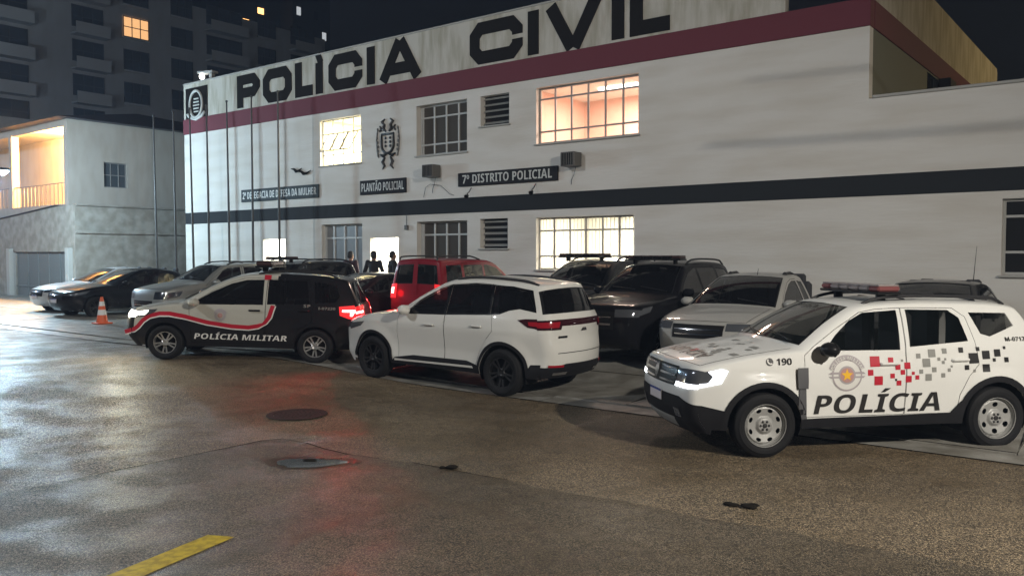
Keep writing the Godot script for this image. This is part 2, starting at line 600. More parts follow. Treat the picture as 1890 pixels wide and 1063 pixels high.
func car(called: String, sp: Dictionary, label: String, category: String, at: Transform3D, o: Dictionary, group := "") -> Node3D:
	var S := Shape.new()
	S.setup(sp)
	var root := thing(called, label, category, at, group)
	var shift := Transform3D(Basis(), Vector3(-S.wb / 2, 0, 0))
	var L := func(p: Vector2) -> Vector3: return shift * S.left(p)
	var Rr := func(p: Vector2) -> Vector3: return shift * S.right(p)
	var T := func(p: Vector2) -> Vector3: return shift * S.over(p)
	var cs: float = o.get("cell", 0.1)
	var x0: float = sp.prof[0][2] - 0.4
	var x1: float = S.wb + 1.6
	var xs := Shape.steps(x0, x1, cs)
	var ys := Shape.steps(0.1, 2.1, cs)
	var ss := Shape.steps(0, S.top_s, 0.5 if cs < 0.12 else 1.0)
	if cs < 0.09: ss = Shape.steps(0, S.top_s, 0.25)
	var body: Material = o.body
	var out := S.outline()
	var wins: Array = sp.win.map(func(a): return poly(a))
	var doors: Array = sp.doors.map(func(a): return poly(a))
	var ws: Array = sp.ws
	var rw: Array = sp.rw
	var wsp := poly([ws[0], -ws[2], ws[1], -ws[3], ws[1], ws[3], ws[0], ws[2]])
	var rwp := poly([rw[0], -rw[2], rw[1], -rw[3], rw[1], rw[3], rw[0], rw[2]])
	var two: Array = o.get("two", [])  # outlines that wear a second paint
	var two_t: Array = o.get("two_top", [])
	var gap := 0.006
	var dcut := []
	for d in doors: dcut.append(Geometry2D.offset_polygon(d, gap)[0])
	var wcut := []
	for w in wins: wcut.append(Geometry2D.offset_polygon(w, 0.006)[0])
	# body shell
	var g := G.new()
	var g2 := G.new()
	for q in [[L, 1.0], [Rr, -1.0]]:
		g.patch(out, dcut + wcut + two, xs, ys, q[0], 0.0, q[1])
		for t in two:
			for piece in Geometry2D.intersect_polygons(t, out):
				g2.patch(piece, dcut + wcut, xs, ys, q[0], 0.0, q[1])
	var full := poly([0, -1, S.top_s, -1, S.top_s, 1, 0, 1])
	g.patch(full, [wsp, rwp] + two_t, ss, VB, T, 0.0, -1.0, 0.1, 0.01)
	for t in two_t: g2.patch(t, [wsp, rwp], ss, VB, T, 0.0, -1.0, 0.1, 0.01)
	obj("body", g, body, root)
	if g2.v.size(): obj("body_panel", g2, o.paint2, root)
	# doors
	for k in doors.size():
		for q in [[L, 1.0], [Rr, -1.0]]:
			g = G.new()
			g2 = G.new()
			g.patch(doors[k], wcut + two, xs, ys, q[0], 0.0, q[1])
			for t in two:
				for piece in Geometry2D.intersect_polygons(t, doors[k]): g2.patch(piece, wcut, xs, ys, q[0], 0.0, q[1])
			var d := obj("door", g, body, root) if g.v.size() else obj("door", g2, o.paint2, root)
			if g.v.size() and g2.v.size(): obj("door_panel", g2, o.paint2, d)
			var hp: Array = sp.handles[k]
			g = G.new()
			var p: Vector3 = q[0].call(Vector2(hp[0], hp[1]))
			g.box(p + Vector3(0, 0, 0.022 * q[1]), Vector3(0.2, 0.032, 0.022), 0.01)
			g.box(p + Vector3(-0.09, 0, 0.01 * q[1]), Vector3(0.03, 0.03, 0.03), 0.006)
			g.box(p + Vector3(0.08, 0, 0.01 * q[1]), Vector3(0.03, 0.03, 0.03), 0.006)
			obj("handle", g, o.get("handle_mat", body), d)
	# glass
	var gm: Material = o.get("glass", M.car_glass)
	for w in wins:
		for q in [[L, 1.0], [Rr, -1.0]]:
			g = G.new()
			g.patch(w, [], xs, ys, q[0], -0.006, q[1])
			obj("side_window", g, gm, root)
	g = G.new()
	g.patch(wsp, [], ss, VB, T, -0.004, -1.0, 0.1, 0.01)
	obj("windshield", g, o.get("ws_glass", gm), root)
	g = G.new()
	g.patch(rwp, [], ss, VB, T, -0.004, -1.0, 0.1, 0.01)
	obj("rear_window", g, gm, root)
	# dark rubber round the glass
	for e in [wsp, rwp]:
		g = G.new()
		var inner: Array = Geometry2D.offset_polygon(e, -0.03)
		if inner.size(): g.patch(e, [inner[0]], ss, VB, T, 0.002, -1.0, 0.1, 0.01)
		obj("window_seal", g, M.trim, root)
	if o.has("dlo"):  # black pillars between the side windows
		for q in [[L, 1.0], [Rr, -1.0]]:
			g = G.new()
			for piece in Geometry2D.intersect_polygons(o.dlo, out): g.patch(piece, wcut, xs, ys, q[0], 0.003, q[1])
			obj("pillar_trim", g, M.gloss_black, root)
	# overlays on the sides and on the top surfaces
	for e in o.get("over", []):
		for q in [[L, 1.0], [Rr, -1.0]]:
			g = G.new()
			for piece in Geometry2D.intersect_polygons(e[3], out):
				g.patch(piece, [], xs, ys, q[0], e[2], q[1])
			if g.v.size(): obj(e[0], g, M[e[1]], root)
	for e in o.get("over_left", []):
		for pp in e[3]:
			g = G.new()
			g.patch(pp, wcut, xs, ys, L, e[2], 1.0)
			obj(e[0], g, M[e[1]], root)
	for e in o.get("over_top", []):
		for pp in e[3]:
			g = G.new()
			g.patch(pp, [], ss, VB, T, e[2], -1.0, 0.1, 0.01)
			obj(e[0], g, M[e[1]], root)
	# lights: [name, material, offset, side outline, list of front outlines for v > 0, inner lamp: material, side outline, front outline]
	for e in o.get("lights", []):
		for q in [[L, 1.0], [Rr, -1.0]]:
			g = G.new()
			if e[3] != null:
				for piece in Geometry2D.intersect_polygons(e[3], out): g.patch(piece, [], Shape.steps(x0, x1, 0.05), Shape.steps(0.1, 2.1, 0.05), q[0], e[2], q[1])
			for f in e[4]:
				var ff := PackedVector2Array()
				for p in f: ff.append(Vector2(p.x, p.y * q[1]))
				g.patch(ff, [], ss, VB, T, e[2], -1.0, 0.1, 0.01)
			var h := obj(e[0], g, M[e[1]], root)
			if e.size() > 5:
				g = G.new()
				if e[6] != null:
					for piece in Geometry2D.intersect_polygons(e[6], out): g.patch(piece, [], Shape.steps(x0, x1, 0.04), Shape.steps(0.1, 2.1, 0.04), q[0], e[2] + 0.005, q[1])
				for f in e[7]:
					var ff := PackedVector2Array()
					for p in f: ff.append(Vector2(p.x, p.y * q[1]))
					g.patch(ff, [], ss, VB, T, e[2] + 0.005, -1.0, 0.1, 0.01)
				obj("lamp", g, M[e[5]], h)
	# underside and wheel wells
	g = G.new()
	var mid := (S.at(S.C, 0).x + S.at(S.C, S.top_s).x) / 2
	var span := S.at(S.C, S.top_s).x - S.at(S.C, 0).x
	g.box(shift * Vector3(mid, S.sill + 0.06, 0), Vector3(span * 0.9, 0.1, 1.06), 0.0)
	g.box(shift * Vector3(S.wb / 2, S.sill + 0.05, 0), Vector3(S.wb - 2 * S.ra, 0.1, S.W(S.wb / 2, S.sill) * 2 - 0.02), 0.0)
	for c in [0.0, S.wb]:
		for s: float in [-1.0, 1.0]:
			var zo := (S.W(c, S.tr + S.ra * 0.8) - 0.002) * s
			var zi := 0.5 * s
			for k in 16:
				var a := lerpf(-0.35, PI + 0.35, k / 16.0)
				var b := lerpf(-0.35, PI + 0.35, (k + 1) / 16.0)
				var pa := Vector2(c + (S.ra + 0.004) * cos(a), S.tr + (S.ra + 0.004) * sin(a))
				var pb := Vector2(c + (S.ra + 0.004) * cos(b), S.tr + (S.ra + 0.004) * sin(b))
				var za := (S.W(pa.x, pa.y) - 0.001) * s
				var zb := (S.W(pb.x, pb.y) - 0.001) * s
				g.quad(shift * Vector3(pa.x, pa.y, za), shift * Vector3(pb.x, pb.y, zb), shift * Vector3(pb.x, pb.y, zi), shift * Vector3(pa.x, pa.y, zi), Vector3(c - (pa.x + pb.x) / 2, S.tr - (pa.y + pb.y) / 2, 0))
				g.tri(shift * Vector3(c, S.tr, zi), shift * Vector3(pa.x, pa.y, zi), shift * Vector3(pb.x, pb.y, zi), Vector3(0, 0, s), Vector3(0, 0, s), Vector3(0, 0, s))
	obj("underbody", g, M.black, root)
	# cabin: floor, dashboard, seats
	g = G.new()
	var wx: float = S.at(S.C, ws[0]).x
	var wy: float = S.at(S.C, ws[0]).y
	g.box(shift * Vector3(wx + 0.36, wy - 0.1, 0), Vector3(0.5, 0.16, 1.3), 0.06)
	for q in [[wx + 1.15, 0.36], [wx + 1.15, -0.36], [wx + 2.0, 0.36], [wx + 2.0, -0.36]]:
		if q[0] > S.wb + 0.25: continue
		g.box(shift * Vector3(q[0], wy - 0.38, q[1]), Vector3(0.52, 0.18, 0.5), 0.05)
		g.box(Transform3D(Basis(Vector3(0, 0, 1), -0.22), shift * Vector3(q[0] + 0.3, wy - 0.02, q[1])) * Vector3.ZERO, Vector3(0.16, 0.66, 0.5), 0.06)
		g.box(shift * Vector3(q[0] + 0.34, wy + 0.36, q[1]), Vector3(0.1, 0.17, 0.26), 0.04)
	obj("seats_and_dashboard", g, M.seat, root)
	# wheels
	var wr: Array = o.rim
	for c in [0.0, S.wb]:
		for s in [1.0, -1.0]:
			wheel(root, shift * Vector3(c, S.tr, (S.W(c, S.tr + S.ra) - 0.105 - sp.get("inset", 0.0)) * s), s, S.tr, wr[1], 0.205, wr[2] if c == 0.0 or wr.size() < 4 else wr[3], wr[0])
	# mirrors
	var mp: Array = sp.mirror
	for s in [1.0, -1.0]:
		g = G.new()
		var p := shift * Vector3(mp[0], mp[1], (S.W(mp[0], mp[1]) + 0.13) * s)
		g.ball(p + Vector3(0.01, 0, 0), Vector3(0.1, 0.078, 0.12), 10, 14)
		g.box(p + Vector3(0.03, 0, 0), Vector3(0.08, 0.145, 0.21), 0.035)
		g.box(p + Vector3(0.0, -0.055, -0.09 * s), Vector3(0.06, 0.035, 0.14), 0.012)
		obj("side_mirror", g, o.get("mirror_mat", body), root)
	# shut line of the bonnet, wipers
	var hd: Array = sp.get("hood", [4.3, 7.7])
	for s: float in [-1.0, 1.0]:
		g = G.new()
		g.patch(poly([hd[0], 0.885 * s, hd[1], 0.885 * s, hd[1], 0.897 * s, hd[0], 0.897 * s]), [], ss, VB, T, 0.0015, -1.0, 0.1, 0.01)
		obj("hood_seam", g, M.trim, root)
	g = G.new()
	g.patch(poly([hd[0] - 0.05, -0.89, hd[0], -0.89, hd[0], 0.89, hd[0] - 0.05, 0.89]), [], ss, VB, T, 0.0015, -1.0, 0.1, 0.01)
	obj("hood_seam", g, M.trim, root)
	for k in 2:
		g = G.new()
		var wp := []
		for i in 7:
			var f := i / 6.0
			wp.append(T.call(Vector2(ws[0] + 0.06 + 0.22 * f, lerpf(0.78 - k * 0.75, 0.12 - k * 0.75, f))) + Vector3(-0.012, 0.018, 0))
		g.tube(wp, 0.008, 5)
		obj("wiper", g, M.trim, root)
	# roof rails
	if sp.has("rails"):
		var rl: Array = sp.rails
		for s in [1.0, -1.0]:
			g = G.new()
			var pts := []
			for k in 13:
				var t := k / 12.0
				var ti := lerpf(rl[0], rl[1], t)
				var c: Vector3 = T.call(Vector2(ti, rl[2] * s))
				pts.append(c + Vector3(0, rl[3] * clampf(minf(t, 1 - t) * 7, -0.15, 1), 0))
			g.tube(pts, 0.019, 8)
			obj("roof_rail", g, M[rl[4]], root)
	# plates: [s, material]
	for e in o.get("plates", []):
		g = G.new()
		var p: Vector3 = T.call(Vector2(e, 0))
		var nx := -1.0 if e < 6 else 1.0
		g.box(p + Vector3(0.012 * nx, 0, 0), Vector3(0.012, 0.12, 0.38), 0.004)
		var d := obj("license_plate", g, M.plate, root)
		g = G.new()
		g.box(p + Vector3(0.02 * nx, 0.047, 0), Vector3(0.006, 0.022, 0.36), 0.0)
		obj("plate_band", g, M.plate_blue, d)
	return root

const DUSTER := {
	"wb": 2.674, "tr": 0.345, "ra": 0.405, "sill": 0.3,
	"prof": [[-0.74, 0.25, -0.55, 0.25], [-0.83, 0.36, -0.65, 0.36], [-0.87, 0.5, -0.70, 0.5], [-0.875, 0.64, -0.71, 0.64], [-0.865, 0.72, -0.70, 0.73], [-0.835, 0.90, -0.665, 0.885], [-0.775, 0.985, -0.60, 0.94], [-0.57, 1.045, -0.42, 0.99], [-0.25, 1.105, -0.12, 1.05], [0.05, 1.15, 0.2, 1.09], [0.27, 1.18, 0.44, 1.115], [0.33, 1.205, 0.50, 1.135], [0.68, 1.43, 0.83, 1.36], [1.03, 1.595, 1.15, 1.535], [1.27, 1.64, 1.35, 1.575], [1.95, 1.67, 1.95, 1.595], [2.75, 1.645, 2.75, 1.57], [3.1, 1.605, 3.02, 1.525], [3.18, 1.54, 3.1, 1.45], [3.37, 1.17, 3.29, 1.10], [3.44, 0.95, 3.34, 0.9], [3.49, 0.70, 3.37, 0.70], [3.47, 0.45, 3.36, 0.45], [3.38, 0.3, 3.3, 0.3]],
	"sec": [[0.2, 0.83], [0.4, 0.87], [0.6, 0.885], [0.8, 0.895], [0.95, 0.885], [1.08, 0.862], [1.15, 0.845], [1.3, 0.785], [1.45, 0.715], [1.55, 0.655], [1.7, 0.6]],
	"tap": [[-1.0, 0.2], [-0.7, 0.09], [-0.42, 0.025], [0.0, 0.0], [1.0, 0.0], [2.6, 0.0], [3.0, 0.02], [3.4, 0.085], [3.6, 0.12]],
	"win": [[0.68, 1.13, 0.83, 1.28, 1.02, 1.43, 1.2, 1.51, 1.6, 1.535, 1.54, 1.125], [1.67, 1.155, 1.72, 1.54, 2.22, 1.53, 2.32, 1.45, 2.36, 1.205], [2.47, 1.5, 2.92, 1.49, 2.97, 1.36, 2.64, 1.25, 2.54, 1.28]],
	"doors": [[0.46, 0.42, 0.43, 0.75, 0.45, 1.08, 0.56, 1.17, 0.84, 1.345, 1.16, 1.515, 1.36, 1.55, 1.65, 1.562, 1.6, 1.1, 1.58, 0.42], [1.595, 0.42, 1.615, 1.1, 1.665, 1.562, 2.28, 1.555, 2.40, 1.46, 2.44, 1.2, 2.46, 0.95, 2.34, 0.82, 2.23, 0.62, 2.19, 0.42]],
	"handles": [[1.40, 0.975], [2.24, 1.0]], "mirror": [0.66, 1.15],
	"ws": [11.05, 13.05, 0.9, 0.86], "rw": [18.1, 19.2, 0.84, 0.86], "hood": [6.25, 9.9], "rails": [13.9, 16.7, 0.86, 0.055, "rail"],
}
const TIGGO := {
	"wb": 2.67, "tr": 0.35, "ra": 0.41, "sill": 0.3,
	"prof": [[-0.75, 0.25, -0.5, 0.25], [-0.86, 0.4, -0.6, 0.4], [-0.9, 0.6, -0.64, 0.6], [-0.88, 0.78, -0.62, 0.77], [-0.8, 0.91, -0.54, 0.88], [-0.58, 1.0, -0.38, 0.95], [-0.2, 1.08, -0.1, 1.02], [0.2, 1.13, 0.32, 1.065], [0.40, 1.16, 0.55, 1.09], [0.46, 1.185, 0.61, 1.11], [0.86, 1.43, 0.98, 1.35], [1.28, 1.63, 1.36, 1.56], [1.55, 1.70, 1.6, 1.625], [2.1, 1.73, 2.1, 1.65], [2.75, 1.71, 2.70, 1.63], [3.28, 1.665, 3.02, 1.58], [3.34, 1.61, 3.07, 1.53], [3.52, 1.28, 3.2, 1.24], [3.58, 1.12, 3.25, 1.1], [3.57, 0.9, 3.27, 0.9], [3.62, 0.7, 3.30, 0.68], [3.6, 0.47, 3.3, 0.47], [3.48, 0.32, 3.25, 0.32]],
	"sec": [[0.2, 0.83], [0.4, 0.885], [0.5, 0.872], [0.6, 0.87], [0.75, 0.89], [0.9, 0.912], [0.97, 0.914], [1.03, 0.9], [1.1, 0.885], [1.17, 0.86], [1.33, 0.785], [1.5, 0.71], [1.65, 0.63], [1.75, 0.59]],
	"tap": [[-0.95, 0.2], [-0.65, 0.09], [-0.35, 0.03], [0.0, 0.0], [1.0, 0.01], [1.9, 0.01], [2.5, 0.0], [2.85, 0.02], [3.2, 0.085], [3.6, 0.16]],
	"win": [[0.74, 1.13, 1.0, 1.32, 1.34, 1.5, 1.5, 1.555, 1.5, 1.16], [1.57, 1.165, 1.56, 1.57, 2.0, 1.595, 2.33, 1.59, 2.38, 1.2], [2.43, 1.205, 2.39, 1.59, 2.7, 1.57, 2.98, 1.525, 3.17, 1.27, 2.92, 1.31, 2.75, 1.28, 2.6, 1.22]],
	"doors": [[0.58, 0.4, 0.55, 0.8, 0.58, 1.07, 0.7, 1.16, 1.0, 1.35, 1.36, 1.545, 1.535, 1.59, 1.54, 0.4], [1.553, 0.4, 1.55, 1.595, 2.05, 1.625, 2.36, 1.615, 2.46, 1.15, 2.5, 0.95, 2.38, 0.82, 2.23, 0.6, 2.18, 0.4]],
	"handles": [[1.24, 0.965], [2.2, 1.0]], "mirror": [0.76, 1.17],
	"ws": [9.05, 11.2, 0.9, 0.86], "rw": [16.05, 17.15, 0.97, 0.97], "rails": [12.0, 14.9, 0.9, 0.028, "rail"],
}
const SPIN := {
	"wb": 2.62, "tr": 0.315, "ra": 0.37, "sill": 0.26,
	"prof": [[-0.66, 0.24, -0.42, 0.24], [-0.8, 0.4, -0.55, 0.4], [-0.85, 0.58, -0.58, 0.58], [-0.83, 0.75, -0.56, 0.74], [-0.76, 0.88, -0.49, 0.86], [-0.55, 0.96, -0.33, 0.91], [-0.2, 1.03, -0.08, 0.965], [0.05, 1.07, 0.15, 1.0], [0.2, 1.10, 0.32, 1.02], [0.66, 1.39, 0.77, 1.30], [1.05, 1.56, 1.13, 1.49], [1.35, 1.63, 1.38, 1.56], [2.0, 1.66, 2.0, 1.59], [2.7, 1.64, 2.7, 1.57], [3.12, 1.58, 3.02, 1.51], [3.2, 1.52, 3.1, 1.44], [3.40, 1.15, 3.28, 1.1], [3.45, 0.95, 3.32, 0.93], [3.5, 0.7, 3.36, 0.7], [3.49, 0.5, 3.36, 0.5], [3.4, 0.28, 3.3, 0.28]],
	"sec": [[0.2, 0.8], [0.4, 0.85], [0.6, 0.865], [0.8, 0.87], [0.95, 0.86], [1.05, 0.84], [1.12, 0.82], [1.3, 0.755], [1.45, 0.69], [1.6, 0.62], [1.7, 0.58]],
	"tap": [[-0.9, 0.2], [-0.6, 0.09], [-0.35, 0.03], [0.0, 0.0], [1.0, 0.0], [2.6, 0.0], [3.0, 0.03], [3.4, 0.1], [3.6, 0.14]],
	"win": [[0.44, 1.035, 0.78, 1.26, 1.1, 1.42, 1.36, 1.495, 1.66, 1.505, 1.68, 1.06], [1.76, 1.07, 1.75, 1.515, 2.42, 1.505, 2.5, 1.1], [2.6, 1.12, 2.56, 1.495, 2.95, 1.44, 3.02, 1.25, 2.95, 1.14]],
	"doors": [[0.46, 0.34, 0.42, 0.75, 0.4, 1.005, 0.78, 1.28, 1.12, 1.46, 1.36, 1.535, 1.72, 1.54, 1.73, 0.34], [1.745, 0.34, 1.735, 1.54, 2.46, 1.53, 2.55, 1.1, 2.56, 0.78, 2.32, 0.62, 2.22, 0.34]],
	"handles": [[1.55, 0.95], [2.4, 0.97]], "mirror": [0.5, 1.07],
	"ws": [8.05, 10.3, 0.9, 0.86], "rw": [15.0, 16.1, 0.86, 0.88], "rails": [11.3, 13.6, 0.88, 0.05, "rail"],
}
# tall wagon, for the large dark police car and its neighbours
const WAGON := {
	"wb": 2.745, "tr": 0.385, "ra": 0.45, "sill": 0.36,
	"prof": [[-0.75, 0.3, -0.5, 0.3], [-0.92, 0.42, -0.62, 0.42], [-0.98, 0.6, -0.68, 0.6], [-0.97, 0.85, -0.68, 0.85], [-0.92, 1.0, -0.62, 0.97], [-0.75, 1.08, -0.5, 1.03], [-0.2, 1.15, -0.05, 1.09], [0.3, 1.2, 0.42, 1.13], [0.55, 1.22, 0.70, 1.14], [0.6, 1.24, 0.76, 1.16], [1.0, 1.5, 1.12, 1.42], [1.4, 1.71, 1.48, 1.64], [1.7, 1.78, 1.74, 1.71], [2.3, 1.81, 2.3, 1.74], [3.1, 1.79, 3.1, 1.72], [3.5, 1.74, 3.4, 1.66], [3.58, 1.66, 3.46, 1.58], [3.74, 1.25, 3.6, 1.2], [3.78, 1.0, 3.64, 1.0], [3.82, 0.7, 3.66, 0.7], [3.78, 0.45, 3.64, 0.45], [3.66, 0.34, 3.56, 0.34]],
	"sec": [[0.2, 0.85], [0.45, 0.9], [0.7, 0.915], [0.9, 0.92], [1.05, 0.91], [1.15, 0.88], [1.25, 0.85], [1.45, 0.77], [1.6, 0.71], [1.75, 0.64], [1.85, 0.6]],
	"tap": [[-1.0, 0.2], [-0.7, 0.08], [-0.4, 0.02], [0.0, 0.0], [1.0, 0.0], [2.7, 0.0], [3.2, 0.02], [3.7, 0.09], [3.9, 0.12]],
	"win": [[0.95, 1.19, 1.2, 1.4, 1.5, 1.58, 1.78, 1.655, 1.86, 1.66, 1.86, 1.21], [1.95, 1.21, 1.94, 1.665, 2.7, 1.66, 2.74, 1.22], [2.84, 1.23, 2.8, 1.655, 3.3, 1.61, 3.42, 1.5, 3.46, 1.27]],
	"doors": [[0.74, 0.42, 0.7, 0.85, 0.74, 1.13, 1.1, 1.4, 1.46, 1.61, 1.76, 1.685, 1.9, 1.69, 1.9, 0.42], [1.915, 0.42, 1.915, 1.69, 2.74, 1.685, 2.79, 1.2, 2.78, 0.95, 2.5, 0.82, 2.3, 0.62, 2.2, 0.42]],
	"handles": [[1.72, 1.08], [2.6, 1.1]], "mirror": [0.95, 1.23],
	"ws": [9.05, 11.2, 0.9, 0.86], "rw": [16.05, 17.0, 0.86, 0.88], "rails": [11.8, 15.0, 0.88, 0.06, "rail"],
}
const SEDAN := {
	"wb": 2.6, "tr": 0.315, "ra": 0.37, "sill": 0.26,
	"prof": [[-0.66, 0.22, -0.42, 0.22], [-0.8, 0.36, -0.55, 0.36], [-0.85, 0.52, -0.58, 0.52], [-0.83, 0.68, -0.56, 0.67], [-0.74, 0.78, -0.48, 0.76], [-0.5, 0.86, -0.3, 0.81], [-0.1, 0.93, 0.0, 0.87], [0.35, 0.98, 0.45, 0.92], [0.5, 1.0, 0.66, 0.93], [1.0, 1.22, 1.1, 1.14], [1.4, 1.39, 1.46, 1.32], [1.65, 1.45, 1.68, 1.38], [2.1, 1.465, 2.1, 1.395], [2.5, 1.43, 2.46, 1.36], [2.75, 1.36, 2.68, 1.29], [3.2, 1.08, 3.08, 1.03], [3.3, 1.05, 3.18, 1.0], [3.5, 1.02, 3.36, 0.97], [3.56, 0.95, 3.4, 0.92], [3.58, 0.7, 3.42, 0.7], [3.56, 0.5, 3.4, 0.5], [3.45, 0.26, 3.35, 0.26]],
	"sec": [[0.2, 0.8], [0.4, 0.85], [0.6, 0.865], [0.75, 0.868], [0.88, 0.85], [0.96, 0.825], [1.1, 0.76], [1.25, 0.69], [1.4, 0.61], [1.5, 0.56]],
	"tap": [[-0.9, 0.2], [-0.6, 0.09], [-0.35, 0.03], [0.0, 0.0], [1.0, 0.0], [2.6, 0.0], [3.0, 0.03], [3.4, 0.09], [3.6, 0.14]],
	"win": [[0.85, 0.96, 1.12, 1.11, 1.46, 1.27, 1.68, 1.325, 1.72, 1.325, 1.72, 0.975], [1.79, 0.975, 1.78, 1.33, 2.2, 1.33, 2.5, 1.27, 2.75, 1.12, 2.8, 1.0]],
	"doors": [[0.68, 0.34, 0.64, 0.65, 0.7, 0.93, 1.08, 1.12, 1.44, 1.3, 1.66, 1.355, 1.75, 1.36, 1.75, 0.34], [1.765, 0.34, 1.765, 1.36, 2.2, 1.36, 2.52, 1.29, 2.78, 1.13, 2.84, 0.9, 2.55, 0.76, 2.3, 0.6, 2.2, 0.34]],
	"handles": [[1.6, 0.86], [2.6, 0.88]], "mirror": [0.85, 1.0],
	"ws": [8.05, 10.5, 0.9, 0.86], "rw": [13.9, 15.0, 0.88, 0.9],
}
const VAN := {
	"wb": 2.45, "tr": 0.315, "ra": 0.37, "sill": 0.28,
	"prof": [[-0.62, 0.24, -0.4, 0.24], [-0.76, 0.4, -0.5, 0.4], [-0.8, 0.6, -0.54, 0.6], [-0.78, 0.78, -0.52, 0.77], [-0.7, 0.9, -0.44, 0.88], [-0.3, 1.02, -0.16, 0.96], [0.1, 1.1, 0.2, 1.03], [0.22, 1.14, 0.36, 1.06], [0.6, 1.45, 0.7, 1.36], [0.95, 1.69, 1.02, 1.61], [1.25, 1.78, 1.28, 1.7], [1.9, 1.81, 1.9, 1.73], [2.6, 1.81, 2.6, 1.73], [2.98, 1.79, 2.92, 1.71], [3.04, 1.73, 2.98, 1.65], [3.1, 1.2, 3.05, 1.14], [3.12, 0.95, 3.07, 0.95], [3.16, 0.65, 3.08, 0.65], [3.14, 0.45, 3.06, 0.45], [3.06, 0.28, 3.0, 0.28]],
	"sec": [[0.2, 0.8], [0.4, 0.84], [0.7, 0.86], [0.95, 0.86], [1.1, 0.845], [1.4, 0.79], [1.65, 0.73], [1.75, 0.69], [1.85, 0.65]],
	"tap": [[-0.9, 0.2], [-0.6, 0.09], [-0.35, 0.03], [0.0, 0.0], [1.0, 0.0], [2.6, 0.0], [2.95, 0.01], [3.1, 0.03], [3.4, 0.1]],
	"win": [[0.5, 1.09, 0.75, 1.32, 1.05, 1.56, 1.36, 1.64, 1.5, 1.64, 1.5, 1.1], [1.58, 1.1, 1.58, 1.64, 2.24, 1.64, 2.26, 1.1], [2.36, 1.1, 2.34, 1.64, 2.84, 1.63, 2.9, 1.12]],
	"doors": [[0.48, 0.36, 0.44, 0.75, 0.46, 1.03, 0.7, 1.33, 1.0, 1.6, 1.3, 1.68, 1.54, 1.685, 1.54, 0.36], [1.555, 0.36, 1.555, 1.685, 2.3, 1.685, 2.32, 0.8, 2.12, 0.62, 2.05, 0.36]],
	"handles": [[1.4, 0.98], [1.7, 0.98]], "mirror": [0.55, 1.14],
	"ws": [7.05, 9.2, 0.9, 0.86], "rw": [14.15, 14.98, 0.84, 0.86], "hood": [4.2, 6.8], "rails": [10.4, 13.6, 0.86, 0.075, "rail"],
}
const PICKUP := {
	"wb": 2.7, "tr": 0.32, "ra": 0.375, "sill": 0.3,
	"prof": [[-0.66, 0.26, -0.42, 0.26], [-0.8, 0.4, -0.55, 0.4], [-0.84, 0.58, -0.58, 0.58], [-0.82, 0.74, -0.56, 0.73], [-0.74, 0.85, -0.48, 0.83], [-0.5, 0.93, -0.3, 0.88], [-0.1, 1.0, 0.0, 0.94], [0.3, 1.05, 0.4, 0.99], [0.42, 1.07, 0.56, 1.0], [0.9, 1.34, 1.0, 1.26], [1.26, 1.5, 1.32, 1.43], [1.5, 1.56, 1.52, 1.49], [1.9, 1.57, 1.9, 1.5], [2.05, 1.54, 2.02, 1.47], [2.1, 1.5, 2.06, 1.43], [2.2, 1.1, 2.18, 1.04], [2.26, 0.99, 2.26, 0.97], [3.3, 0.98, 3.3, 0.96], [3.5, 0.96, 3.45, 0.94], [3.54, 0.8, 3.48, 0.8], [3.54, 0.5, 3.48, 0.5], [3.44, 0.28, 3.4, 0.28]],
	"sec": [[0.2, 0.78], [0.4, 0.82], [0.6, 0.835], [0.8, 0.84], [0.93, 0.83], [1.02, 0.81], [1.2, 0.75], [1.35, 0.69], [1.5, 0.62], [1.6, 0.58]],
	"tap": [[-0.9, 0.2], [-0.6, 0.09], [-0.35, 0.03], [0.0, 0.0], [1.0, 0.0], [3.2, 0.0], [3.6, 0.03]],
	"win": [[0.75, 1.04, 1.02, 1.23, 1.34, 1.38, 1.54, 1.43, 1.72, 1.43, 1.78, 1.05], [1.84, 1.05, 1.8, 1.43, 1.98, 1.41, 2.08, 1.08]],
	"doors": [[0.62, 0.38, 0.58, 0.7, 0.62, 0.99, 0.98, 1.24, 1.3, 1.41, 1.52, 1.465, 1.76, 1.465, 1.82, 1.0, 1.78, 0.38]],
	"handles": [[1.66, 0.93]], "mirror": [0.75, 1.08],
	"ws": [8.05, 10.3, 0.93, 0.9], "rw": [14.05, 15.0, 0.84, 0.86],
}

